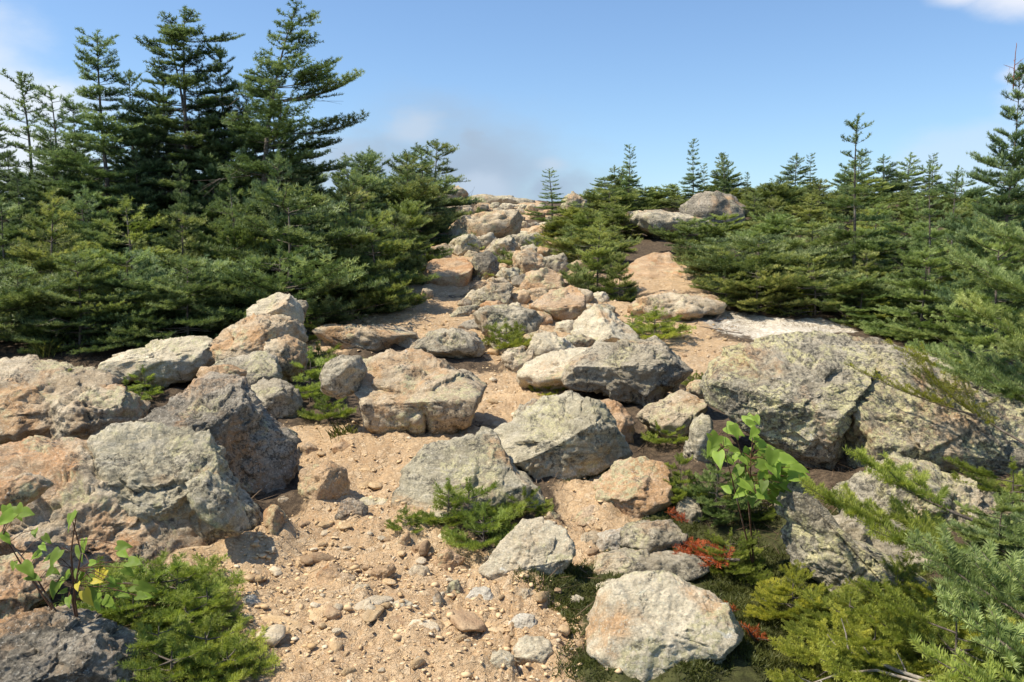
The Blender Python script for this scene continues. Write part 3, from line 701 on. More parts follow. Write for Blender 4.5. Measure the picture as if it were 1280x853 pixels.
rock('tan crest block on the skyline beside the left firs', [(540, 244), (548, 234), (575, 232), (587, 240), (587, 254), (570, 262), (545, 262)], 'tan', d=29, th=.9, rough=.8)
rock('pale rock below the tan crest block', [(552, 272), (560, 262), (578, 254), (592, 258), (592, 270), (575, 278)], 'tan', d=26, name='rock', cat='rock')
rock('yellowish boulder right of the slender fir near the skyline', [(700, 262), (703, 246), (716, 239), (732, 250), (736, 266), (726, 278), (708, 276)], 'lichen', d=24, name='boulder')
rock('grey lichen boulder with an overhang in the right thicket', [(776, 282), (789, 266), (818, 262), (850, 269), (880, 276), (893, 288), (872, 303), (842, 306), (812, 297)], 'grey', th=1.1, rough=.9)
rock('taller brown grey boulder behind the overhanging grey one', [(848, 296), (852, 258), (870, 242), (900, 239), (930, 249), (938, 270), (925, 295), (890, 312), (862, 312)], 'dark', d=20.6, th=.9, rough=.9)
rock('smooth orange bedrock slab right of the central fir bush', [(752, 440), (760, 380), (780, 340), (800, 324), (826, 317), (862, 315), (892, 320), (912, 340), (930, 380), (940, 440), (900, 460), (790, 460)], 'orange', d=14.6, th=1.35, sink=0., cuts=[(0, -.42, .91, .60), (0, -.8, .6, .78)], ncut=1, strata=.25, rough=.5)
rock('pale brown ledge below the orange bedrock slab', [(782, 392), (796, 370), (835, 362), (880, 364), (908, 374), (900, 392), (850, 402), (800, 404)], 'tan', th=1.3, strata=.8, saxis=(0, 0, 1))
rock('white pebble stone by the roots below the pale ledge', [(832, 402), (838, 398), (846, 399), (846, 405), (838, 407)], 'white', name='stone', cat='stone')

def jumble():
    rng = random.Random(31)
    def blob_poly(cx, cy, w, h):
        k = rng.randint(7, 10); a0 = rng.uniform(0, 6.28)
        return [(cx + w / 2 * math.cos(a0 + i * 6.283 / k) * rng.uniform(.75, 1.1), cy + h / 2 * math.sin(a0 + i * 6.283 / k) * rng.uniform(.75, 1.1)) for i in range(k)]
    spots_ = []
    for i in range(4000):
        if len(spots_) > 150: break
        py = rng.uniform(256, 432); t = (py - 256) / 180
        px = rng.uniform(592 - 10 * t, 680 + 110 * t)
        s = 10 + 28 * t * rng.uniform(.3, 1.15) + rng.uniform(0, 8)
        if any(abs(px - a) < .37 * (s + c_) and abs(py - b) < .26 * (s + c_) for a, b, c_ in spots_): continue
        spots_.append((px, py, s))
    for px, py, s in sorted(spots_, key=lambda q: q[1]):
        h = s * rng.uniform(.5, .8)
        rock('grey brown rock packed into the jumble along the upper path', blob_poly(px, py, s * 1.25, h), rng.choice(['grey', 'tan', 'tan', 'grey', 'rust', 'dark', 'pale', 'orange']), group='grey brown rocks packed along the upper path', name='rock', cat='rock', db=hit(px, min(py + h * .55, 470)).y)
jumble()
build_ground()
# --- loose stones on the path: copies of a few shapes
def loose_stones():
    rng = random.Random(5)
    protos = []
    for i in range(7):
        p, Fq = rock_shape(.5, .5 * rng.uniform(.35, .7), .5 * rng.uniform(.6, 1.1), 900 + i, 3, ncut=16, rough=.55, strata=.0, box=.6)
        me = mesh_np('stone', p, Fq, 3); smooth(me)
        protos.append(me)
    regs = [((310, 640), (690, 850), 95), ((370, 520), (640, 620), 40), ((400, 590), (395, 450), 45), ((590, 760), (330, 480), 55), ((790, 920), (380, 480), 25)]
    done = 0; placed = []
    zones = [(300, 640, 655, 853, 105), (380, 500, 545, 690, 24), (400, 600, 395, 450, 30), (600, 760, 440, 560, 30), (790, 920, 390, 480, 20), (620, 760, 640, 830, 16)]
    first = True
    mats = ['pebble_tan', 'pebble_tan', 'pebble_cream', 'pebble_brown', 'pebble_tan', 'pebble_cream']
    var = {}
    for x0, x1, y0, y1, n in zones:
        k = 0; tries = 0
        while k < n and tries < n * 12:
            tries += 1
            px, py = rng.uniform(x0, x1), rng.uniform(y0, y1)
            h = hit(px, py)
            if cover(np.array([h.x]), np.array([h.y]), DIRT_W)[0] < .25: continue
            if any(abs(h.x - c.x) < rx * .9 and abs(h.y - c.y) < T for _, c, rx, T, rz in ROCKS): continue
            s = .021 * math.exp(rng.gauss(0, .55)) * (1 + .12 * h.y)
            s = min(s, .16)
            mi = rng.randrange(7); mt = rng.choice(mats)
            if (mi, mt) not in var:
                me = protos[mi].copy(); me.materials.append(MAT[mt]); var[mi, mt] = me
                o = bpy.data.objects.new('loose_stone', me)
            else:
                o = bpy.data.objects.new('loose_stone', var[mi, mt])
            col.objects.link(o)
            o.location = (h.x, h.y, ground_fine(h.x, h.y)[0][0] + s * .10); o.scale = (s * rng.uniform(.8, 1.4), s * rng.uniform(.8, 1.2), s)
            o.rotation_euler = (rng.uniform(-.3, .3), rng.uniform(-.3, .3), rng.uniform(0, 6.28))
            tag(o, 'small loose angular stone lying on the sandy dirt of the trail', 'stone', 'small loose stones scattered on the trail')
            k += 1
loose_stones()

def bedded_stones():
    rng = random.Random(12); ms = []
    for i in range(5):
        p, Fq = rock_shape(.5, .13, .36, 950 + i, 4, ncut=10, rough=.45, strata=.2, box=.5)
        me = mesh_np('bedded_stone', p, Fq, 3); smooth(me); me.materials.append(MAT[['pebble_tan', 'pebble_cream', 'pebble_brown', 'pebble_tan', 'pebble_tan'][i]]); ms.append(me)
    k = 0
    for t in range(400):
        if k >= 34: break
        x0, x1, y0, y1 = rng.choice([(340, 620, 660, 850), (340, 620, 660, 850), (390, 500, 560, 680), (410, 590, 395, 445), (610, 740, 440, 560)])
        h = hit(rng.uniform(x0, x1), rng.uniform(y0, y1))
        if cover(np.array([h.x]), np.array([h.y]), DIRT_W)[0] < .5 or any(abs(h.x - c.x) < rx * 1.1 and abs(h.y - c.y) < T * 1.2 for _, c, rx, T, rz in ROCKS): continue
        o = bpy.data.objects.new('bedded_stone', ms[rng.randrange(5)]); col.objects.link(o); s = rng.uniform(.07, .19)
        o.location = (h.x, h.y, ground_fine(h.x, h.y)[0][0] - .01); o.scale = (s * rng.uniform(.8, 1.5), s, s); o.rotation_euler = (rng.uniform(-.1, .2), rng.uniform(-.12, .12), rng.uniform(0, 6.28))
        tag(o, 'flat angular stone bedded almost flush in the trail dirt', 'stone', 'flat stones bedded in the trail'); k += 1
bedded_stones()

def gravel():
    rng = np.random.RandomState(3)
    V0, F0 = ico(1); V0 = V0
    n = 14000
    X = []; Y = []
    W = np.array(DIRT_W)
    # more of it near the camera
    wt = W[:, 2].astype(float) ** 2 / W[:, 1] ** 1.0; wt = wt / wt.sum()
    idx = rng.choice(len(W), n, p=wt)
    a = rng.uniform(0, 6.28, n); r = np.sqrt(rng.uniform(0, 1, n)) * 1.15
    X = W[idx, 0] + r * np.cos(a) * W[idx, 2]; Y = W[idx, 1] + r * np.sin(a) * W[idx, 2] / .75
    g = np.array(WHITE_W); ii = rng.choice(len(g), 1500); a = rng.uniform(0, 6.28, 1500); r = np.sqrt(rng.uniform(0, 1, 1500)) * 1.1
    s = .0034 * np.exp(rng.normal(0, .6, n)) * (1 + .09 * Y)
    s = np.minimum(s, .016)
    Z = ground_fine(X, Y)[0]
    P = V0[None] * (1 + .42 * rng.normal(size=(n, len(V0), 1)).clip(-1, 1)) * s[:, None, None] * np.stack([rng.uniform(.6, 1.6, n), rng.uniform(.6, 1.4, n), rng.uniform(.3, .8, n)], 1)[:, None]
    P = P + np.stack([X, Y, Z + s * .2], 1)[:, None]
    Fq = F0[None] + (np.arange(n) * len(V0))[:, None, None]
    me = mesh_np('gravel', P.reshape(-1, 3), Fq.reshape(-1), 3)
    me.materials.append(MAT['gravel'])
    attr(me, 'tint', np.repeat(rng.uniform(0, 1, n), len(V0)))
    o = link('gravel', me); tag(o, 'fine pale gravel strewn over the trail', 'gravel', kind='stuff')
m = NT('gravel_stones')
t = m.attr('tint')
cc = m.mix(m.rng(t, 0, .5), (.48, .32, .165), (.62, .45, .26)); cc = m.mix(m.rng(t, .8, 1), cc, (.64, .53, .38))
MAT['gravel'] = m.done(cc, None, .95, .15)
gravel()

# ------------------------------------------------------------------ firs
def branch_template(rng, Lb, step=.095, side=.52, curve=.55, droop=-.10, bare=.30, sub=True, wig=.12):
    """a flat fir spray along +x. returns segments p0,p1,up,tint and the main axis"""
    segs = []; axis = [np.zeros(3)]
    n = max(3, int(round(Lb / step)))
    ds = Lb / n
    p = np.zeros(3); yaw = 0.
    for i in range(n):
        t = (i + .5) / n
        yaw += rng.normal() * wig * ds / .1
        pit = droop + curve * t * t
        d = np.array([math.cos(yaw) * math.cos(pit), math.sin(yaw) * math.cos(pit), math.sin(pit)])
        up = np.array([-math.sin(pit), 0, math.cos(pit)])
        q = p + d * ds
        if t > bare: segs.append((p, q, up, .05 + .45 * t + (.45 if i >= n - 1 else 0)))
        if t > bare * .8:
            lat = np.cross(up, d)
            for sg in (-1, 1):
                if rng.uniform() < .10: continue
                sl = side * Lb * min(1., 1.5 * (1 - t) + .10) * rng.uniform(.6, 1.1) + .03
                a = rad(rng.uniform(42, 62)); m = max(1, int(round(sl / step)))
                s0 = p + d * ds * rng.uniform(.2, .9); dd = sl / m
                rise = rng.uniform(-.06, .26)
                for k in range(m):
                    aa = a * (1 - .45 * k / max(1, m)) 
                    sd = d * math.cos(aa) + lat * sg * math.sin(aa) + up * (rise + .25 * k / m)
                    sd /= np.linalg.norm(sd)
                    s1 = s0 + sd * dd
                    segs.append((s0, s1, up, .08 + .35 * (k + 1) / m + rng.uniform(-.1, .12) + (.45 if k == m - 1 else 0)))
                    if sub and k < m - 1:
                        l2 = np.cross(up, sd)
                        for g2 in (-1, 1):
                            if rng.uniform() < .25: continue
                            sl2 = (.45 * (sl - k * dd) * rng.uniform(.6, 1.) + .02)
                            a2 = rad(rng.uniform(40, 58))
                            d2 = sd * math.cos(a2) + l2 * g2 * math.sin(a2) + up * rng.uniform(-.05, .38)
                            b0 = s0 + sd * dd * rng.uniform(.1, .8)
                            segs.append((b0, b0 + d2 * sl2, up, .50 + rng.uniform(-.15, .45)))
                    s0 = s1
        p = q; axis.append(p)
    P0 = np.array([s[0] for s in segs]); P1 = np.array([s[1] for s in segs]); U = np.array([s[2] for s in segs]); T = np.array([s[3] for s in segs])
    return P0, P1, U, T, np.array(axis)

_tmpl = {}
def templates(key, sizes, nvar, seed, **kw):
    if key not in _tmpl:
        rng = np.random.RandomState(seed)
        _tmpl[key] = [[branch_template(rng, s, **kw) for _ in range(nvar)] for s in sizes]
    return _tmpl[key]

def needles(P0, P1, U, T, rng, spacing, ln, wd, per=2, quad=False):
    D = P1 - P0; Ls = np.linalg.norm(D, axis=1); D = D / np.maximum(Ls, 1e-6)[:, None]
    cnt = np.maximum(1, np.round(Ls / spacing)).astype(int) * per
    idx = np.repeat(np.arange(len(P0)), cnt)
    t = rng.uniform(0, 1, len(idx))
    base = P0[idx] + (P1 - P0)[idx] * t[:, None]
    d = D[idx]; u = U[idx]
    lat = np.cross(u, d); lat /= np.maximum(np.linalg.norm(lat, axis=1), 1e-6)[:, None]
    u = np.cross(d, lat)
    sg = np.sign(rng.uniform(-1, 1, len(idx)))
    phi = rng.uniform(rad(-35), rad(90), len(idx))
    al = rng.uniform(rad(42), rad(80), len(idx))
    nd = d * np.cos(al)[:, None] + (lat * (sg * np.cos(phi))[:, None] + u * np.sin(phi)[:, None]) * np.sin(al)[:, None]
    ll = ln * rng.uniform(.7, 1.15, len(idx))
    wv = np.cross(nd, u + .3 * rng.normal(size=u.shape)); wv /= np.maximum(np.linalg.norm(wv, axis=1), 1e-6)[:, None]; wv *= wd / 2
    tip = base + nd * ll[:, None]
    n = len(idx)
    if quad:
        mid = base + nd * (ll * .45)[:, None]
        V = np.stack([base, mid + wv, tip, mid - wv], 1).reshape(-1, 3); k = 4
    else:
        V = np.stack([base + wv, tip, base - wv], 1).reshape(-1, 3); k = 3
    tint = np.repeat(np.clip(T[idx] + rng.uniform(-.08, .08, n), 0, 1.2), k)
    return V, tint, k

def fir_tree(name, seed, H, R, p=.8, whorl=.2, nb=6, bare=0., lean=(0, 0), gap=.05, e0=-.15, e1=.55, needle=(.016, .024, .006), per=2, quad=False,
             mat='fir', tm=None, leader=.25, dead=0, trunk_r=None, irr=.3, fork=None, skirt=1.0, brown=0.0, dirbias=None, inter=1.):
    """a fir as an Empty with a trunk (its limbs and dead twigs in it) and a needle crown"""
    rng = np.random.RandomState(seed)
    tm = tm or templates('std', (.22, .36, .55, .8, 1.15), 4, 77)
    sizes = [t[0][4][-1][0] for t in tm]
    root = empty(name, (0, 0, 0))
    tb = Tubes(); tr = trunk_r or .0095 * H + .004
    stems = [(np.zeros(3), H, R, bare, lean)]
    if fork: stems.append(fork)
    A0, A1, AU, AT = [], [], [], []
    for (o, h, r0, br, ln) in stems:
        wv = rng.uniform(0, 6, 2)
        def stem(t, h=h, o=o, ln=ln, wv=wv):
            return o + np.array([ln[0] * t * t * h + .025 * h * math.sin(3 * t + wv[0]) * t, ln[1] * t * t * h + .025 * h * math.sin(3.4 * t + wv[1]) * t, t * h])
        ts = np.linspace(0, 1, 12)
        tb.add([stem(t) for t in ts], [tr * (1 - t) ** .9 * (h / H) + .0025 for t in ts], 7)
        z = max(br * h, .04); ga = rng.uniform(0, 6)
        while z < h - .06:
            t = z / h
            rr = r0 * ((1 - t) ** p)
            if t < .3 and skirt != 1.0: rr *= skirt + (1 - skirt) * t / .3
            m = max(3, int(nb * (.6 + .5 * (1 - t))))
            rag = rng.uniform(1 - irr, 1 + irr * .6)
            for b in range(m):
                az = ga + b * 6.283 / m + rng.uniform(-.3, .3)
                if rng.uniform() < gap: continue
                Lb = max(.15 * h ** .5 if h > 1 else .08, rr * rag * rng.uniform(.72, 1.12))
                if dirbias is not None: Lb *= 1 + dirbias[1] * math.cos(az - dirbias[0])
                el = e0 + (e1 - e0) * t ** 1.5 + rng.uniform(-.12, .12)
                k = int(np.argmin([abs(math.log(Lb / s)) for s in sizes])); P0, P1, U, T, ax = tm[k][rng.randint(len(tm[k]))]
                sc = Lb / sizes[k]
                roll = rng.uniform(-.25, .25)
                Rm = np.array(Matrix.Rotation(az, 3, 'Z') @ Matrix.Rotation(-el, 3, 'Y') @ Matrix.Rotation(roll, 3, 'X'))
                zz = z + rng.uniform(-.5, .5) * whorl * .9 * inter
                zz = min(max(zz, .03), h * .985)
                so = stem(zz / h)
                A0.append(P0 @ Rm.T * sc + so); A1.append(P1 @ Rm.T * sc + so); AU.append(U @ Rm.T)
                tt = np.clip(T * rng.uniform(.75, 1.1) + rng.uniform(-.15, .12), 0, 1)
                if rng.uniform() < brown: tt = tt * 0 + 1.15
                AT.append(tt)
                axw = ax @ Rm.T * sc + so
                tb.add(axw[::2] if len(axw) > 5 else axw, np.linspace(.0035 + .006 * Lb, .002, len(axw[::2] if len(axw) > 5 else axw)), 4)
            ga += 2.4; z += whorl * rng.uniform(.75, 1.25) * (1 - .35 * t)
        # leader and its tuft of short shoots
        top = stem(1.); dv = top - stem(.93); dv = dv / np.linalg.norm(dv)
        st = stem(max(0, 1 - leader / h * 1.0))
        lat = np.cross(dv, [0, 1, .1]); lat /= np.linalg.norm(lat)
        A0.append(st[None]); A1.append((top + dv * .06)[None]); AU.append(lat[None]); AT.append(np.array([.7]))
        for q in range(6):
            a = q * 1.05; v = np.array([math.cos(a), math.sin(a), .75]); v /= np.linalg.norm(v)
            b0 = st + (top - st) * (.55 + .08 * q * (q % 2)); A0.append(b0[None]); A1.append((b0 + v * leader * .38)[None]); AU.append(np.array([[-v[0], -v[1], 1.]])); AT.append(np.array([.8]))
        for q in range(dead):
            tt_ = rng.uniform(.08, max(.15, br + .28)); so = stem(tt_); az = rng.uniform(0, 6.28); Ld = rng.uniform(.25, .75) * r0
            v = np.array([math.cos(az), math.sin(az), rng.uniform(-.25, .25)])
            pts = [so + v * Ld * s + rng.normal(size=3) * .03 * s for s in (0, .35, .7, 1)]
            tb.add(pts, [.008, .006, .004, .0015], 4)
            for w_ in range(4):
                b0 = pts[1] + (pts[3] - pts[1]) * rng.uniform(0, .9); tb.add([b0, b0 + (v + rng.normal(size=3) * .7) * Ld * .28], [.003, .001], 3)
    P0, P1, U, T = (np.concatenate(a) for a in (A0, A1, AU, AT))
    V, tint, k = needles(P0, P1, U, T, rng, needle[0], needle[1], needle[2], per, quad)
    tmesh = tb.mesh('trunk'); link('trunk', tmesh, MAT['bark'], root)
    me = mesh_np('crown', V, np.arange(len(V)), k); attr(me, 'tint', tint)
    c = link('crown', me, MAT[mat], root); c['warm'] = 0.0
    root['h0'] = H
    return root

NEAR = dict(needle=(.0018, .028, .0036), per=2, quad=True)
MID = dict(needle=(.0058, .045, .0082), per=2)
FAR = dict(needle=(.0075, .050, .0105), per=2)
P = {}
P['tall_dense'] = fir_tree('fir_tree', 1, 4.6, 1.30, p=.78, whorl=.21, nb=7, irr=.4, gap=.06, e0=-.18, e1=.45, dead=14, mat='fir_blue', bare=.12, inter=.5, **FAR)
P['tall_fork'] = fir_tree('fir_tree', 2, 4.7, .95, p=.28, whorl=.27, nb=6, irr=.65, gap=.24, e0=-.1, e1=.25, dead=40, mat='fir_blue', bare=.34, lean=(.03, 0), inter=.6, fork=(np.array([.1, .1, .6]), 3.9, .75, .38, (-.12, .05)), **FAR)
P['tall_lean'] = fir_tree('fir_tree', 3, 4.7, 1.15, p=.45, whorl=.235, nb=7, irr=.6, gap=.14, e0=-.05, e1=.4, dead=45, mat='fir_blue', bare=.44, lean=(.09, 0), dirbias=(.2, .38), inter=.6, **FAR)
P['spire'] = fir_tree('fir_tree', 4, 2.6, .78, p=.8, whorl=.21, nb=6, irr=.3, gap=.06, e0=-.05, e1=.5, dead=8, leader=.32, mat='fir', inter=.4, **FAR)
P['spire_thin'] = fir_tree('fir_tree', 5, 2.6, .95, p=1.15, whorl=.25, nb=6, irr=.25, gap=.04, e0=0, e1=.5, dead=10, leader=.42, mat='fir', inter=.15, **MID)
P['edge_tall'] = fir_tree('fir_tree', 6, 3.4, 1.35, p=.7, whorl=.20, nb=7, irr=.4, gap=.05, e0=-.1, e1=.45, dead=10, mat='fir_blue', inter=.5, **MID)
P['bush_a'] = fir_tree('fir_bush', 11, 1.35, .92, p=.62, whorl=.185, nb=8, irr=.45, gap=.10, e0=.05, e1=.5, leader=.14, dead=6, skirt=.9, inter=.5, **MID)
P['bush_b'] = fir_tree('fir_bush', 12, 1.1, 1.0, p=.5, whorl=.18, nb=8, irr=.5, gap=.12, e0=.02, e1=.4, leader=.10, dead=8, inter=.5, **MID)
P['bush_c'] = fir_tree('fir_bush', 13, 1.7, .92, p=.68, whorl=.20, nb=8, irr=.45, gap=.10, e0=.02, e1=.5, leader=.2, dead=6, mat='fir_blue', inter=.5, **MID)
P['bush_d'] = fir_tree('fir_bush', 14, .8, .9, p=.45, whorl=.16, nb=8, irr=.55, gap=.14, e0=.05, e1=.35, leader=.08, dead=8, inter=.5, **MID)
P['bush_e'] = fir_tree('fir_bush', 15, 1.5, .78, p=.75, whorl=.20, nb=7, irr=.45, gap=.08, e0=.1, e1=.55, leader=.22, dead=6, inter=.4, **MID)
tn = templates('near', (.16, .28, .45, .7), 4, 78, step=.072, side=.50, curve=.5, bare=.22)
P['near_a'] = fir_tree('fir_bush', 21, .75, .72, p=.5, whorl=.14, nb=6, irr=.4, gap=.1, e0=.02, e1=.4, leader=.12, dead=4, tm=tn, inter=.5, **NEAR)
P['near_b'] = fir_tree('fir_bush', 22, .50, .70, p=.45, whorl=.14, nb=6, irr=.5, gap=.12, e0=.02, e1=.35, leader=.1, dead=4, tm=tn, inter=.5, **NEAR)
P['near_c'] = fir_tree('fir_bush', 23, 1.2, .85, p=.6, whorl=.17, nb=7, irr=.4, gap=.08, e0=.0, e1=.45, leader=.15, dead=6, tm=tn, mat='fir', inter=.5, **NEAR)
P['seed_a'] = fir_tree('fir_seedling', 31, .34, .20, p=.5, whorl=.075, nb=5, irr=.4, gap=.1, e0=.1, e1=.5, leader=.06, tm=tn, mat='fir_young', trunk_r=.005, **NEAR)
P['seed_b'] = fir_tree('fir_seedling', 32, .22, .24, p=.5, whorl=.06, nb=6, irr=.4, gap=.1, e0=.15, e1=.5, leader=.04, tm=tn, mat='fir_young', trunk_r=.004, **NEAR)
P['seed_tier'] = fir_tree('fir_seedling', 33, .55, .30, p=.25, whorl=.16, nb=6, irr=.35, gap=.1, e0=.0, e1=.1, leader=.04, tm=tn, mat='fir_young', trunk_r=.007, bare=.25, inter=0, **NEAR)
print('CROWN FACES', {k: sum(len(c.data.polygons) for c in r.children) for k, r in P.items()})
_used = set()
def plant(kind, x, y, h, label, cat='fir', group=None, rot=None, warm=0., sx=1., dz=0., tilt=(0, 0), rng=random, mat=None, z=None, name=None):
    src = P[kind]
    if kind in _used: o = copy_tree(src)
    else: o = src; _used.add(kind)
    s = h / src['h0']
    o.location = (x, y, (tz(x, y) if z is None else z) + dz); o.scale = (s * sx, s * sx, s)
    o.rotation_euler = (tilt[0], tilt[1], rng.uniform(0, 6.28) if rot is None else rot)
    for c in o.children:
        if c.name.startswith('crown'):
            c['warm'] = warm
            if mat:
                c.material_slots[0].link = 'OBJECT'; c.material_slots[0].material = MAT[mat]
    if group is None and 'group' in o: del o['group']
    tag(o, label, cat, group)
    return o

def tree_px(kind, px, ptop, d, label, **kw):
    """tree standing on the ground at depth d, with its top at height ptop of the photograph"""
    a = at(px, ptop, d); g = tz(a.x, d)
    return plant(kind, a.x, d, a.z - g, label, **kw)

GT = 'tall firs of the stand left of the trail'
tree_px('tall_dense', 128, 40, 12.6, 'dense dark fir with a narrow pointed top, tallest spire left of the forked fir', group=GT, rot=.3, sx=1.2)
tree_px('tall_fork', 226, 14, 13.0, 'sparse ragged fir with a forked double top against the sky', group=GT, rot=0, sx=1.3)
tree_px('tall_lean', 322, 12, 12.4, 'tall fir with a bare grey trunk, its tip leaning right', group=GT, rot=0, sx=1.3)
tree_px('tall_dense', 250, 95, 13.6, 'dark fir between the forked fir and the leaning fir', group=GT, rot=2.2, sx=1.15)
tree_px('tall_dense', 190, 120, 14.0, 'dark fir behind and between the pointed spire and the forked fir', group=GT, rot=4.2, sx=1.15)
tree_px('spire', 28, 96, 14.5, 'slim fir spire at the left with a paler top, left of two small spires', group=GT, mat='fir_blue', sx=1.2)
tree_px('spire', 60, 112, 15.2, 'slim short fir spire just right of the paler one at the left', group=GT, mat='fir_blue', sx=1.2)
tree_px('tall_dense', -4, 146, 13.5, 'dark fir cut by the left edge of the picture', group=GT, rot=1.2, sx=1.15)
tree_px('edge_tall', 70, 165, 12.6, 'broad fir below the two small spires at the left', group=GT, sx=1.05)
tree_px('edge_tall', 300, 105, 13.2, 'full fir filling in behind the bare grey trunk', group=GT, sx=1.0)
tree_px('edge_tall', 385, 165, 13.8, 'fir with a flat ragged top right of the leaning fir', group=GT, sx=.75)
tree_px('bush_c', 345, 190, 11.5, 'fir bush at the foot of the bare grey trunk', group=GT, sx=.8)
for i, (px, pt, d, k, sx, lab) in enumerate([(20, 215, 12.2, 'edge_tall', .8, 'bushy fir low at the left edge below the slim spires'), (165, 190, 12.4, 'edge_tall', .75, 'dense fir below the pointed spire'), (225, 205, 12.0, 'edge_tall', .7, 'dense fir before the foot of the forked fir'),
        (110, 235, 11.6, 'bush_c', .8, 'green fir bush before the dense firs at the left'), (290, 225, 11.4, 'bush_e', .8, 'bright green conical fir before the forked fir'), (262, 150, 13.0, 'edge_tall', .7, 'dense dark fir right behind the forked fir'), (420, 205, 14.5, 'edge_tall', .8, 'dark fir between the flat topped fir and the round topped one'),
        (40, 265, 11.2, 'bush_e', .8, 'small conical fir near the left edge of the thicket'), (360, 240, 11.8, 'bush_c', .7, 'dark green fir bush right of the bare trunk'), (95, 130, 13.6, 'edge_tall', 1.0, 'dense fir left of the pointed spire, with a blunt top'), (175, 145, 13.2, 'edge_tall', .95, 'dense fir between the pointed spire and the forked fir, a little lower'), (350, 150, 13.6, 'edge_tall', .9, 'dark fir close behind the right side of the leaning fir'), (163, 92, 13.4, 'edge_tall', .8, 'dense fir close against the right side of the pointed spire'), (282, 62, 13.4, 'edge_tall', .8, 'dense fir standing in the gap between the forked fir and the leaning fir'), (205, 95, 13.6, 'edge_tall', .85, 'dense fir close behind the left side of the forked fir'), (335, 95, 13.2, 'edge_tall', .8, 'dense fir behind the trunk of the leaning fir'), (5, 190, 13.0, 'edge_tall', .9, 'dark fir at the left edge under the small spires')]):
    tree_px(k, px, pt, d, lab, group=GT, sx=sx, rot=i * 1.3)
tree_px('spire', 524, 186, 19, 'dark pointed fir at the right end of the left stand, before the crest', group=GT, mat='fir_blue', sx=1.5)
tree_px('edge_tall', 455, 196, 17, 'round topped fir at the back of the left stand near the crest', group=GT, sx=1.0)

rngv = random.Random(21)
def thicket(rows, label, group, kinds, hr, skip=None, cat='fir bush', warm=(0, .35), sxr=(.95, 1.3), mats=(None,)):
    for (y0, x0, x1, n) in rows:
        for i in range(n):
            px = x0 + (x1 - x0) * (i + .5) / n + rngv.uniform(-.4, .4) * (x1 - x0) / n
            g = hit(px, y0 + rngv.uniform(-8, 8))
            if skip and skip(px, y0): continue
            hh = rngv.uniform(*hr)
            plant(rngv.choice(kinds), g.x, g.y, hh, label, cat, group, warm=rngv.uniform(*warm), sx=rngv.uniform(*sxr), rng=rngv, tilt=(rngv.uniform(-.08, .08), rngv.uniform(-.08, .08)), mat=rngv.choice(mats))

# left thicket: front skirts, then the mass behind
GL = 'fir bushes of the thicket left of the trail'
thicket([(432, -40, 250, 6), (418, 240, 370, 3)], 'low fir bush at the front edge of the left thicket, behind the rock pile', 'front fir bushes of the left thicket', ['bush_b', 'bush_d', 'bush_a'], (.75, 1.05), warm=(0, .3), mats=('fir_blue', None, 'fir_blue'))
thicket([(388, 390, 480, 3), (365, 420, 500, 3), (345, 440, 515, 3)], 'fir bush spilling to the left edge of the sandy path', 'fir bushes along the left path edge', ['bush_b', 'bush_a', 'bush_e'], (.95, 1.3), warm=(.05, .3), sxr=(.8, 1.0))
thicket([(395, -30, 380, 7), (372, -40, 420, 7), (352, -40, 460, 7)], 'green fir bush in the middle of the left thicket under the tall firs', GL, ['bush_a', 'bush_c', 'bush_b', 'bush_e'], (1.2, 1.75), warm=(0, .55), mats=(None, None, 'fir_blue'))
thicket([(333, -60, 480, 7), (318, 380, 520, 4), (303, 430, 535, 4), (288, 430, 545, 4)], 'tall fir bush deep in the left thicket', 'tall fir bushes behind the left thicket', ['bush_c', 'bush_a', 'edge_tall'], (1.5, 2.2), warm=(0, .3), mats=('fir_blue', None))

# right thicket
def skipR(px, py): return (px < 950 and 285 < py < 400 and px < 905) or (765 < px < 945 and 262 < py < 330)
GR = 'fir bushes of the thicket right of the trail'
thicket([(405, 1080, 1240, 4), (388, 890, 1060, 5)], 'low fir bush at the front edge of the right thicket, behind the white gravel', 'front fir bushes of the right thicket', ['bush_d', 'bush_b'], (.4, .7), warm=(.2, .75), sxr=(1., 1.5))
thicket([(375, 890, 1300, 8), (356, 880, 1300, 9), (340, 905, 1320, 9)], 'green fir bush in the middle of the right thicket', GR, ['bush_a', 'bush_b', 'bush_d', 'bush_e'], (.5, 1.0), warm=(.0, .65), sxr=(1., 1.5))
thicket([(324, 950, 1330, 9), (310, 950, 1330, 9), (297, 940, 1340, 10), (285, 945, 1350, 10)], 'fir bush on the right slope, half way up', 'fir bushes on the right slope', ['bush_a', 'bush_e', 'bush_c', 'bush_e', 'spire'], (.55, 1.2), warm=(0, .6), sxr=(1., 1.5), mats=(None, None, 'fir_blue'))
thicket([(276, 745, 1340, 18), (268, 740, 1300, 18), (260, 745, 1250, 17)], 'stunted fir bush high on the right slope', 'stunted firs high on the right slope', ['bush_a', 'bush_b', 'bush_d', 'bush_e'], (.45, 1.0), skip=lambda a, b: 765 < a < 945 and b > 255, warm=(.0, .5), sxr=(1., 1.6), mats=(None, 'fir_blue'))
thicket([(252, 750, 1200, 16), (247, 770, 1180, 14)], 'small pointed fir on the right skyline', 'small firs on the right skyline', ['bush_e', 'spire', 'bush_c', 'bush_e'], (.7, 1.7), warm=(0, .3), sxr=(.9, 1.3), mats=('fir_blue', None))
thicket([(326, 700, 770, 3), (308, 705, 775, 4), (294, 700, 772, 4), (282, 715, 775, 4), (312, 905, 960, 3), (338, 880, 930, 2), (258, 735, 960, 13), (250, 735, 960, 14), (266, 730, 790, 5), (264, 930, 1000, 5)], 'low spreading fir around the grey boulders on the right slope', 'low firs around the grey boulders', ['bush_d', 'bush_b', 'bush_a'], (.35, .7), warm=(.1, .6), sxr=(1.0, 1.6))
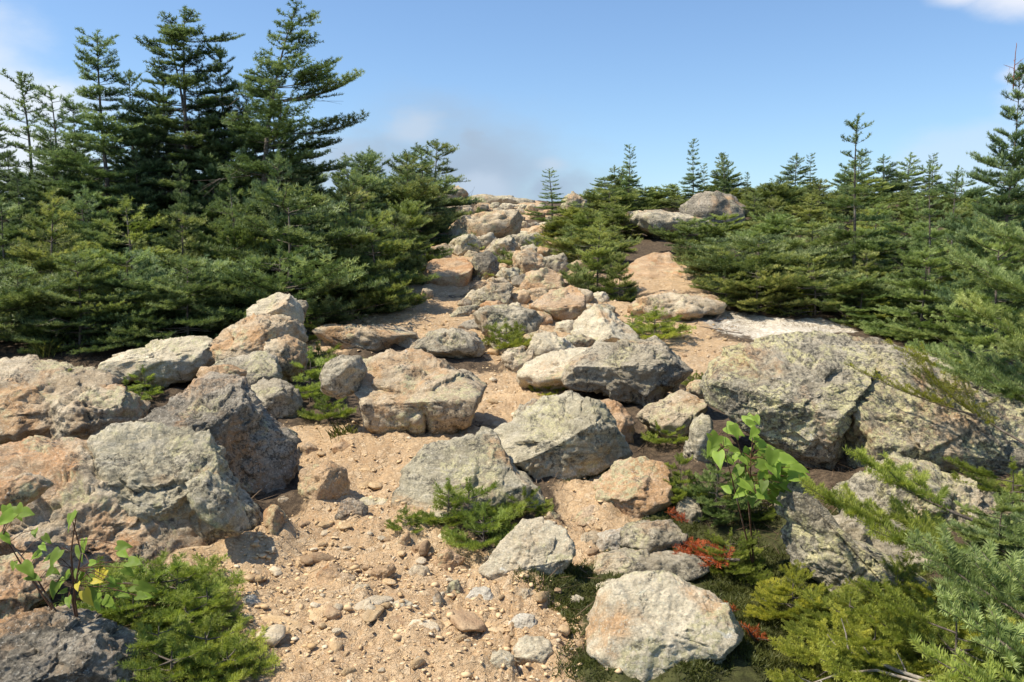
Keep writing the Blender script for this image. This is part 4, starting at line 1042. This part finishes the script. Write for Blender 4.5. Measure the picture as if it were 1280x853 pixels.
thicket([(246, 760, 960, 9)], 'fir on the skyline above the grey boulders', 'small firs on the skyline above the grey boulders', ['bush_e', 'bush_c', 'spire'], (.9, 1.7), warm=(0, .3), sxr=(.9, 1.3), mats=('fir_blue', None))
for i, (px, pb, h, k, lab) in enumerate([(868, 318, .75, 'bush_d', 'small fir under the right end of the overhanging grey boulder'), (942, 300, 1.1, 'bush_a', 'fir bush close to the right side of the brown grey boulder'), (905, 318, .8, 'bush_b', 'fir bush below the brown grey boulder'), (765, 300, .8, 'bush_b', 'fir bush at the left end of the overhanging grey boulder'), (892, 352, .6, 'bush_d', 'low fir overlapping the right end of the orange bedrock slab'), (840, 258, .7, 'bush_b', 'low fir on top between the two grey boulders'), (805, 262, .7, 'bush_b', 'low fir growing behind the top of the overhanging grey boulder')]):
    g = hit(px, pb); plant(k, g.x, g.y, h, lab, 'fir bush', warm=.3, rot=i * 1.7, sx=1.3)
tree_px('spire_thin', 690, 212, 22, 'slender young fir standing alone at the crest right of the path', rot=.4, sx=1.7)
tree_px('spire_thin', 1075, 148, 13.2, 'slim fir spire with a long leader rising out of the right thicket', rot=1.4, sx=1.0)
tree_px('spire', 786, 182, 27, 'dark small fir on the skyline above the yellowish boulder', mat='fir_blue', sx=1.1)
tree_px('spire', 868, 176, 28, 'pointed fir on the skyline above the brown grey boulder', mat='fir_blue')
tree_px('spire', 905, 192, 28, 'short pointed fir on the skyline right of the pointed one', mat='fir_blue', sx=.9)
tree_px('spire_thin', 1168, 203, 11.5, 'young fir with a bright leader left of the tall fir at the right edge', sx=.9)
tree_px('spire_thin', 1196, 212, 12.2, 'young fir close beside the tall fir at the right edge', sx=.9, rot=2)
tree_px('edge_tall', 1268, 86, 9.2, 'tall dark fir with a dead red tip at the right edge', cat='fir', sx=.72, rot=.8)
tree_px('edge_tall', 1330, 150, 9.8, 'dark fir half outside the frame at the right edge', cat='fir', sx=.9, rot=2.8)
# bush in the middle beside the rock pile
tree_px('bush_e', 748, 272, 12.9, 'loose green fir bush in the middle, right of the rock pile', cat='fir bush', sx=.92, warm=.35, rot=.5)
tree_px('bush_b', 775, 318, 12.4, 'low fir bush leaning out right of the loose central fir', cat='fir bush', sx=.62, warm=.3, rot=2.5)
tree_px('bush_d', 722, 330, 12.2, 'small low fir under the loose central fir at the rock edge', cat='fir bush', sx=.6, warm=.4, rot=1.5)
tree_px('bush_d', 700, 272, 20, 'low bright fir below the slender fir at the crest', cat='fir bush', sx=.75, warm=.5)
tree_px('bush_b', 735, 262, 19, 'low spreading fir right of the slender fir at the crest', cat='fir bush', sx=.8, warm=.5)

# near firs at the right and bottom right
GN = None
def near_px(kind, px, pbase, h, label, warm=0., **kw):
    g = hit(px, pbase); return plant(kind, g.x, g.y, h, label, 'fir bush', warm=warm, **kw)
near_px('near_c', 1240, 520, 1.25, 'silvery green fir bush close to the right edge above the lichen boulder', sx=1.0, rot=.6, warm=0.15, dz=.25)
near_px('near_c', 1330, 560, 1.35, 'silvery fir bough mass cut by the right edge of the picture', sx=1.0, rot=2.1, warm=0.20, dz=.25)
near_px('near_c', 1150, 425, 1.1, 'blue green fir bush behind the lichen boulder', sx=1.1, rot=3.3, warm=0.10)
near_px('near_c', 1230, 440, 1.3, 'tall silvery fir bush behind the lichen boulder near the right edge', sx=1.0, rot=4.5, warm=0.20)
near_px('near_a', 1075, 408, .6, 'low blue green fir hugging the back of the lichen boulder', sx=1.2, rot=1.0, mat=None)
near_px('near_b', 1190, 870, .34, 'yellow green fir spray mat in the bottom right corner', warm=.35, rot=.3, mat='fir_young')
near_px('near_b', 1090, 855, .24, 'olive fir mat at the bottom beside the dead twig', warm=.55, rot=1.9, mat='fir_young')
near_px('near_a', 1310, 840, .5, 'green fir bush at the lower right edge', warm=.2, rot=3.1)
near_px('near_b', 1190, 800, .26, 'fir mat with brownish tips below the lower lichen boulder', warm=.6, rot=4.4)
near_px('near_b', 990, 775, .20, 'yellowish fir mat right of the pale rounded boulder', warm=.7, rot=5.2, sx=.8, mat='fir_young')
near_px('near_b', 1060, 800, .20, 'deep green fir mat under the foot of the lower lichen boulder', warm=.3, rot=2.6)
near_px('near_a', 1330, 750, .6, 'dark green fir bush at the right edge below the ledge', warm=.1, rot=.9, mat='fir_blue')
near_px('near_a', 1245, 735, .42, 'mid green fir bush over the right end of the broken ledge', warm=.25, rot=2.0)
near_px('near_b', 1262, 655, .34, 'fir mat in the gap between the long lichen block and the broken ledge', warm=.2, rot=.7)
near_px('near_b', 1120, 775, .22, 'olive fir mat right of the foot of the lower lichen boulder', warm=.4, rot=5.0)
near_px('near_b', 950, 640, .22, 'dark fir mat in the hollow under the huge lichen boulder', warm=.15, rot=3.0, sx=.8)
near_px('near_a', 895, 655, .42, 'bushy fir seedling in front of the lichen boulder under the birch leaves', warm=.1, rot=1.1, sx=.72)
near_px('near_a', 850, 645, .34, 'bright fir seedling left of the birch sapling', warm=.2, rot=2.7, sx=.6, mat='fir_young')
near_px('near_b', 912, 715, .2, 'mossy green fir mat below the birch sapling', warm=.25, rot=3.9, sx=.7)

# small seedlings between the rocks
SEED = [('seed_a', 130, 775, .24, 'fir seedling behind the broad leaved sapling, by the orange slab', .05, 1.1), ('seed_b', 175, 772, .2, 'fir seedling spreading at the foot of the orange slab', .0, 1.3), ('seed_b', 222, 765, .2, 'low fir seedling at the foot of the orange slab near its right corner', .1, 1.2), ('seed_a', 262, 790, .2, 'fir seedling standing nearest the bright cream stone', .1, 1.2),
        ('seed_tier', 62, 560, .42, 'tiered fir seedling in front of the far left boulder', .0, 1.1), ('seed_tier', 92, 545, .46, 'thin stemmed fir seedling with one flat top beside the tiered one', .1, .9), ('seed_a', 160, 510, .22, 'bright fir seedling behind the dark speckled boulder, left side', .0, 1.5), ('seed_a', 182, 500, .26, 'upright bright seedling touching the dark speckled boulder', 0, 1.),
        ('seed_a', 238, 470, .22, 'thin seedling in front of the long cream boulder', .1, .8),
        ('seed_a', 388, 505, .42, 'bright fir shrub between the left rock pile and the rounded knob', .0, 1.0), ('seed_b', 398, 470, .26, 'low fir shrub behind the rounded knob', .1, 1.2), ('seed_b', 410, 530, .2, 'small leafy fir under the rounded knob', .0, .9), ('seed_a', 385, 430, .26, 'fir tuft beside the peak of the left rock pile', .2, 1.),
        ('seed_b', 632, 442, .3, 'fir tuft in front of the wide grey slab', .2, 1.), ('seed_b', 585, 660, .22, 'bright green shrub at the foot of the olive slab', .0, 1.1), ('seed_a', 560, 662, .24, 'bright green shrub left part at the olive slab', .1, 1.0), ('seed_b', 605, 690, .2, 'trailing fir shrub left of the cream pointed rock', .0, .9), ('seed_b', 655, 650, .15, 'little fir sprig under the tip of the flagstone', .1, .9),
        ('seed_b', 508, 668, .12, 'tiny sprig at the left foot of the olive slab', .0, .8), ('seed_b', 690, 498, .16, 'little green tuft beside the large cream boulder', .3, 1.), ('seed_b', 818, 428, .32, 'low green fir tuft behind the dark grey boulder', .2, 1.3), ('seed_a', 790, 412, .32, 'green fir tuft right of the pale pyramid stone', .2, 1.2), ('seed_b', 712, 400, .2, 'fir sprig under the reddish block', .1, 1.), ('seed_a', 735, 375, .4, 'bright fir tuft at the foot of the central bush', .3, 1.1),
        ('seed_b', 630, 336, .5, 'bright tuft among the upper path rocks', .2, 1.2), ('seed_b', 612, 352, .4, 'dark tuft under the upper path rocks', .3, 1.0), ('seed_b', 582, 318, .5, 'tuft at the left of the upper path rocks', .3, 1.), ('seed_b', 605, 300, .5, 'tuft under the whaleback slab', .3, 1.), ('seed_b', 705, 358, .35, 'bright tuft right of the rusty sloping slab', .3, 1.1), ('seed_b', 670, 318, .5, 'pale tuft at the right of the upper path', .4, 1.0), ('seed_a', 868, 345, .4, 'thin tuft at the right of the orange bedrock slab', .3, 1.2),
        ('seed_b', 870, 488, .14, 'moss like tuft on the flat stone by the lichen boulder', .2, .9), ('seed_b', 835, 560, .16, 'green sprig under the orange ended rock', .1, .9), ('seed_a', 200, 845, .22, 'fir seedling in the bottom left corner by the leafy saplings', .1, 1.0), ('seed_b', 260, 835, .16, 'yellow green fir seedling at the bottom left trail edge', .25, 1.1), ('seed_b', 235, 800, .16, 'fir seedling under the orange foreground slab', .1, 1.1), ('seed_a', 170, 800, .2, 'shaded fir seedling among the leafy saplings', .0, 1.0), ('seed_b', 285, 862, .15, 'small fir seedling at the very bottom by the trail', .2, 1.), ('seed_b', 215, 870, .18, 'fir seedling cut by the bottom edge', .1, 1.2)]
for kind, px, pb, h, lab, wm, sx in SEED:
    g = hit(px, pb)
    up_ = g.y > 10
    plant(kind, g.x, g.y, h * (.6 if up_ else 1), lab, 'seedling', warm=wm, sx=sx, rng=rngv, mat='fir' if up_ else None)

# ------------------------------------------------------------------ loose boughs, saplings, moss, twigs
def bough(name, p0, p1, label, cat, seed, mat='fir', warm=0., step=.06, side=.55, needle=(.0021, .0215, .0026), roll=0., curve=.25, bare=.15, tl=(.8, 0.), thick=.008):
    rng = np.random.RandomState(seed)
    p0, p1 = Vector(p0), Vector(p1); L_ = (p1 - p0).length
    P0, P1, U, T, ax = branch_template(rng, L_, step=step, side=side, curve=curve, droop=-.05, bare=bare)
    e = ax[-1]; x = (p1 - p0).normalized(); y = Vector((0, 0, 1)).cross(x).normalized(); z = x.cross(y)
    M = np.array(Matrix((x, y, z)).transposed() @ Matrix.Rotation(roll, 3, 'X') @ Matrix.Rotation(math.atan2(e[2], e[0]), 3, 'Y'))
    sc = L_ / np.linalg.norm(e)
    P0, P1, U, axw = P0 @ M.T * sc, P1 @ M.T * sc, U @ M.T, ax @ M.T * sc
    r = empty(name, p0)
    tb = Tubes(); tb.add(axw, np.linspace(thick, .002, len(axw)), 6)
    for a, b in list(zip(P0, P1))[::2]: tb.add([a, b], [.0022, .0014], 3)
    link('limb', tb.mesh('limb'), MAT['bark'], r)
    V, tint, k = needles(P0, P1, U, np.clip(T * tl[0] + tl[1], 0, 1), rng, needle[0], needle[1], needle[2], 2, True)
    me = mesh_np('needles', V, np.arange(len(V)), k); attr(me, 'tint', tint)
    c = link('needles', me, MAT[mat], r); c['warm'] = warm
    tag(r, label, cat); return r

B = [((1250, 706, 3.05), (988, 622, 3.35), 'long sunlit fir bough reaching left over the lower lichen boulder', 'fir_young', .25, .50),
     ((1215, 650, 3.3), (1066, 572, 3.45), 'fir bough pointing up in front of the crack of the lichen boulder', 'fir_young', .2, .5),
     ((1310, 790, 2.6), (1145, 660, 2.9), 'silvery fir bough at the right below the long sunlit one', 'fir', .12, .5),
     ((1330, 860, 2.4), (1175, 735, 2.65), 'pale silvery fir bough low at the right edge', 'fir', .12, .5),
     ((1320, 890, 2.2), (1160, 815, 2.35), 'bright fir bough tip in the bottom right corner', 'fir_young', .1, .55),
     ((1340, 800, 2.3), (1225, 690, 2.5), 'fir bough tip cut by the right edge, above the bottom corner', 'fir', .15, .55),
     ((1360, 330, 3.9), (1215, 275, 4.3), 'pale fluffy fir bough entering at the right edge, uppermost', 'fir', .12, .5),
     ((1370, 400, 3.9), (1150, 318, 4.6), 'fluffy fir bough at the right edge under the uppermost one', 'fir', .1, .5),
     ((1370, 450, 3.8), (1205, 375, 4.3), 'yellowish fluffy fir bough at the right edge above the dry branch', 'fir', .3, .5),
     ((1360, 520, 3.8), (1180, 440, 4.4), 'green fir bough at the right edge lowest above the lichen boulder', 'fir', .1, .5)]
for i, (a, b, lab, mt, wm, sd) in enumerate(B):
    bough('fir_bough', at(*a), at(*b), lab, 'fir branch', 300 + i, mt, wm, step=.085, side=sd * .95, curve=.3, tl=(.85, .18), needle=(.0012, .029, .0034))
for i, (a, b, lab) in enumerate([((1290, 560, 4.75), (1075, 428, 5.35), 'dry yellow brown fir branch lying on the huge lichen boulder'), ((1290, 500, 4.85), (1110, 425, 5.5), 'thin dying fir branch above the dry yellow brown one'), ((1220, 520, 4.95), (1062, 460, 5.2), 'short mustard coloured fir sprig on the lichen boulder')]):
    bough('dry_branch', at(*a), at(*b), lab, 'fir branch', 340 + i, 'fir_young', .95, step=.09, side=.30, needle=(.0028, .022, .003), curve=.2, bare=.2, tl=(.5, .0))
for i, (a, b, lab) in enumerate([((925, 700, 3.95), (848, 690, 4.05), 'red dead fir spray over the layered slab'), ((915, 765, 3.55), (895, 752, 3.5), 'small red dead fir tip beside the pale rounded boulder'), ((945, 802, 3.3), (935, 785, 3.25), 'little orange dead fir tip at the bottom of the moss'), ((860, 652, 4.4), (838, 642, 4.4), 'rusty dead sprig beside the rusty pale slab')]):
    bough('dead_spray', at(*a), at(*b), lab, 'dead branch', 360 + i, 'dead_needle', 0., step=.045, side=.6, needle=(.003, .020, .003), curve=.3, bare=.1)

# dead tip on the tall fir at the right edge
for o in list(col.objects):
    if o.get('label', '').startswith('tall dark fir with a dead red tip'):
        tb = Tubes(); h = o['h0']; rg = np.random.RandomState(4)
        tp = np.array([0, 0, h * .93])
        pts = [tp, tp + [0, 0, .22], tp + [.01, 0, .42], tp + [.05, 0, .52], tp + [.10, .02, .55]]
        tb.add(pts, [.010, .008, .006, .005, .003], 5)
        for q in range(9):
            a = q * 2.4; b0 = tp + [0, 0, .03 + .035 * q]; v = np.array([math.cos(a), math.sin(a), .35]) * .16
            tb.add([b0, b0 + v], [.005, .002], 4)
            for u in range(3): tb.add([b0 + v * (.4 + .2 * u), b0 + v * (.4 + .2 * u) + rg.normal(size=3) * .045], [.003, .001], 3)
        link('dead_tip', tb.mesh('dead_tip'), bark_mat('red_brown_dead_twigs', (.20, .075, .045), (.30, .14, .09)), o)

# ---- broad leaved saplings
def leaf_mesh(seed, ln=1., wd=.72):
    rng = np.random.RandomState(seed)
    nu, nv = 11, 7
    V = []; Fq = []
    bend = rng.uniform(.15, .45); fold = rng.uniform(.15, .35); tw = rng.uniform(-.25, .25)
    for i in range(nu):
        u = i / (nu - 1)
        half = wd / 2 * (math.sin(math.pi * min(1, (u + .10) / 1.10) ** .62)) ** .9 * (1 - .25 * u)
        half = max(half * (1 + .05 * (i % 2)), .004)
        for j in range(nv):
            v = 2 * j / (nv - 1) - 1
            x = v * half; y = u * ln - (.10 * (1 - u) ** 4 * abs(v)) 
            z = fold * abs(x) - bend * u * u * ln * .6 + tw * x * u + .02 * math.sin(9 * u + 2 * abs(v))
            V.append((x, y, z))
    for i in range(nu - 1):
        for j in range(nv - 1):
            a = i * nv + j; Fq.append((a, a + 1, a + nv + 1, a + nv))
    me = mesh_np('leaf', np.array(V), np.array(Fq), 4); smooth(me)
    attr(me, 'tint', np.array([.35 + .4 * abs(2 * (k % nv) / (nv - 1) - 1) for k in range(len(V))]))
    return me
LEAF = [leaf_mesh(50 + i, wd=.62 + .05 * i) for i in range(4)]
def sapling(name, base, leaves, d, size, label, seed, yellow=(), stems=3):
    rng = random.Random(seed)
    r = empty(name, base); tb = Tubes()
    pts = [(at(px, py, d + rng.uniform(-.12, .12)) - Vector(base)) for px, py in leaves]
    heads = sorted(pts, key=lambda v: -v.z)[:stems * 3:3]
    stalks = []
    for h_ in heads:
        m_ = [Vector((0, 0, 0)), h_ * .35 + Vector((rng.uniform(-.03, .03), rng.uniform(-.03, .03), .05)), h_ * .7 + Vector((rng.uniform(-.03, .03), 0, .03)), h_]
        stalks.append(m_); tb.add(m_, [.0048, .004, .003, .0016], 5)
    for i, p_ in enumerate(pts):
        best = min((( (a + (b - a) * t), ((a + (b - a) * t) - p_).length) for st in stalks for a, b in zip(st, st[1:]) for t in (0, .33, .66, 1)), key=lambda q: q[1] + max(0, (q[0].z - p_.z)) * .5)[0]
        if (best - p_).length > .01: tb.add([best, best.lerp(p_, .5) + Vector((0, 0, .012)), p_], [.002, .0016, .0012], 4)
        y = i in yellow
        o = link('leaf', LEAF[i % 4].copy() if y else LEAF[i % 4], None, r)
        if not o.data.materials: o.data.materials.append(MAT['leaf'])
        if y: o.data.materials.clear(); o.data.materials.append(MAT['leaf_yellow']); o['label'] = 'yellowed leaf'
        s = size * rng.uniform(.6, 1.25); o.location = p_; o.scale = (s, s, s)
        out = (p_ - best); a = math.atan2(out.y, out.x) if out.length > .01 else rng.uniform(0, 6.28)
        nz = Vector((rng.uniform(-.55, .35), rng.uniform(-1.0, -.3), rng.uniform(.35, .9))).normalized()
        ydir = Vector((out.x * 3 + rng.uniform(-.5, .5), -.15, rng.uniform(-.7, .15)))
        ydir = (ydir - nz * ydir.dot(nz)).normalized()
        o.rotation_euler = Matrix((ydir.cross(nz), ydir, nz)).transposed().to_euler(); o['warm'] = 0.0
    link('stem', tb.mesh('stem'), MAT['stem'], r)
    tag(r, label, 'sapling'); return r
RL = [(933, 520), (908, 533), (895, 550), (912, 558), (940, 546), (952, 560), (925, 572), (945, 575), (930, 590), (960, 572), (974, 586), (986, 596), (965, 600), (950, 606), (976, 612), (988, 584), (922, 602), (940, 618), (972, 568), (960, 622), (906, 572), (952, 590), (935, 560), (968, 578), (980, 604)]
g = at(945, 655, 4.05); g.z = min(g.z, tz(g.x, g.y) + .02)
sapling('birch_sapling', (g.x, g.y, tz(g.x, g.y)), RL + [(x + 9 * math.sin(i * 2.1), y + 8 * math.cos(i * 1.7)) for i, (x, y) in enumerate(RL)] + [(x + 10 * math.cos(i * 2.9), y + 12 * math.sin(i * 1.3)) for i, (x, y) in enumerate(RL[:18])], 3.95, .082, 'lime green broad leaved sapling in front of the huge lichen boulder', 5)
LL = [(8, 632), (4, 668), (28, 640), (44, 662), (96, 640), (52, 690), (18, 702), (76, 688), (100, 682), (64, 712), (112, 704), (88, 716), (150, 688), (160, 702), (122, 712), (106, 738), (116, 726), (136, 722), (148, 738), (166, 732), (84, 738), (130, 748), (70, 728), (40, 712), (175, 745)]
g = at(95, 800, 3.05)
sapling('birch_sapling', (g.x, 3.1, tz(g.x, 3.1)), LL + [(x + 11 * math.sin(i * 2.3 + 1), y + 9 * math.cos(i * 1.9)) for i, (x, y) in enumerate(LL)], 3.05, .062, 'broad leaved sapling with yellowing leaves in the lower left corner', 9, yellow=(14, 15, 16, 39, 40), stems=4)

# ---- moss, grass, twig litter
def blades(name, W, n, hgt, wid, mat, label, seed, lean=.6, dens=.22, kind='stuff'):
    rng = np.random.RandomState(seed); W = np.array(W, float)
    idx = rng.choice(len(W), n, p=W[:, 2] ** 2 / (W[:, 2] ** 2).sum())
    a = rng.uniform(0, 6.283, n); r = np.sqrt(rng.uniform(0, 1, n)) * 1.15
    X = W[idx, 0] + r * np.cos(a) * W[idx, 2]; Y = W[idx, 1] + r * np.sin(a) * W[idx, 2] / .75
    pn = perlin(np.stack([X * 3.2, Y * 3.2, X * 0 + 5], 1)) + .5 * perlin(np.stack([X * 11, Y * 11, X * 0], 1))
    k = pn > dens - rng.uniform(0, .5, n); k &= cover(X, Y, DIRT_W) < .75
    X, Y, pn = X[k], Y[k], pn[k]; n = len(X)
    Z = ground_fine(X, Y)[0]
    h = hgt * rng.uniform(.5, 1.3, n) * (1 + .5 * np.clip(pn, 0, 1)); az = rng.uniform(0, 6.283, n)
    t = np.stack([rng.normal(0, lean, n), rng.normal(0, lean, n), np.ones(n)], 1) * h[:, None]
    s = np.stack([np.cos(az), np.sin(az), 0 * az], 1) * wid
    b = np.stack([X, Y, Z - .004], 1)
    V = np.stack([b - s, b + s, b + t * .6 + s * .8, b + t, b + t * .6 - s * .8], 1).reshape(-1, 3)
    me = mesh_np(name, V, np.arange(len(V)), 5)
    attr(me, 'tint', np.repeat(np.clip(.4 + .5 * pn + rng.uniform(-.35, .35, n), 0, 1), 5))
    o = link(name, me, MAT[mat]); tag(o, label, kind=kind)
blades('moss', MOSS_W, 150000, .020, .0024, 'moss', 'short dark green moss between the stones', 5)
TW = spots([(900, 402, .5), (870, 400, .5), (1040, 405, .6), (180, 462, .9), (240, 455, .7), (110, 470, .7), (320, 800, .25), (330, 735, .25), (680, 640, .3), (740, 780, .3), (440, 545, .4), (830, 600, .4), (980, 640, .5), (860, 395, .4), (230, 730, .5), (285, 700, .4), (1050, 610, .5), (1240, 660, .6), (880, 560, .4)])
blades('twig_litter', TW, 9000, .045, .0022, 'litter', 'brown needle and twig litter on the bare soil', 8, lean=2.2, dens=-.4)
def grass_tuft(px, pb, h, label, n, seed, mat='grass'):
    g = hit(px, pb); rng = np.random.RandomState(seed); V = []; T_ = []
    for i in range(n):
        a = rng.uniform(0, 6.28); b = np.array([rng.normal(0, .05), rng.normal(0, .05), -.01]); v = np.array([math.cos(a) * rng.uniform(.1, .7), math.sin(a) * rng.uniform(.1, .7), 1]) * h * rng.uniform(.5, 1.1)
        s = np.array([-math.sin(a), math.cos(a), 0]) * .0025
        m_ = b + v * .6; e = b + v * [1.25, 1.25, .95]
        V += [b - s, b + s, m_ + s * .8, e, m_ - s * .8]; T_ += [rng.uniform(0, 1)] * 5
    me = mesh_np('grass_tuft', np.array(V), np.arange(len(V)), 5); attr(me, 'tint', T_)
    o = link('grass_tuft', me, MAT[mat]); o.location = g; tag(o, label, 'grass tuft')
grass_tuft(640, 428, .26, 'dry grass tuft in front of the wide grey slab', 120, 1)
grass_tuft(55, 446, .22, 'wispy grass tuft behind the far left boulder', 90, 2)
grass_tuft(430, 552, .16, 'dry grass tuft under the hanging rounded knob', 90, 3)
grass_tuft(790, 690, .10, 'short grass tuft between the speckled rock and the layered slab', 70, 4)

def twig(name, pts, label, side, seed, r0=.008, mat='dead_wood', cat='dead twig'):
    rng = np.random.RandomState(seed); W = [at(*p_) for p_ in pts]; b = W[0]
    tb = Tubes(); tb.add([p_ - b for p_ in W], np.linspace(r0, r0 * .3, len(W)), 6)
    for i in range(1, len(W)):
        for q in range(side):
            a = W[i - 1].lerp(W[i], rng.uniform(.1, .9)) - b; d_ = (W[i] - W[i - 1]).normalized()
            v = (d_ + Vector(rng.normal(size=3) * .6)).normalized() * rng.uniform(.05, .16)
            tb.add([a, a + v * .5 + Vector(rng.normal(size=3) * .006), a + v], [r0 * .45, r0 * .3, r0 * .12], 4)
    o = link(name, tb.mesh(name), MAT[mat]); o.location = b; tag(o, label, cat)
twig('dead_twig', [(1190, 862, 2.75), (1120, 838, 2.85), (1085, 822, 2.9), (1028, 806, 3.0)], 'bare grey forked twig lying at the bottom right', 3, 1, .010)
twig('dead_twig', [(1160, 856, 2.76), (1095, 838, 2.84), (1050, 842, 2.85), (1010, 856, 2.82)], 'bare grey twig curving to the bottom edge', 2, 2, .007)
twig('root', [(790, 405, 10.6), (815, 400, 10.8), (850, 398, 10.9), (880, 404, 10.6), (905, 400, 10.7)], 'brown root running over the dirt by the pale ledge', 2, 3, .02, 'bark', 'root')
twig('root', [(815, 412, 10.2), (845, 404, 10.6), (885, 410, 10.3), (930, 418, 9.9)], 'second root curling toward the white gravel', 3, 4, .016, 'bark', 'root')
#twig('dead_twig', [(1010, 300, 13), (1000, 270, 13.2), (985, 258, 13.4)], 'grey dead twig sticking out of the right thicket', 4, 5, .014)
#twig('dead_twig', [(1215, 330, 9), (1180, 262, 9.4), (1150, 258, 9.6), (1120, 262, 9.8)], 'bare grey branch among the firs near the right edge', 4, 6, .016)
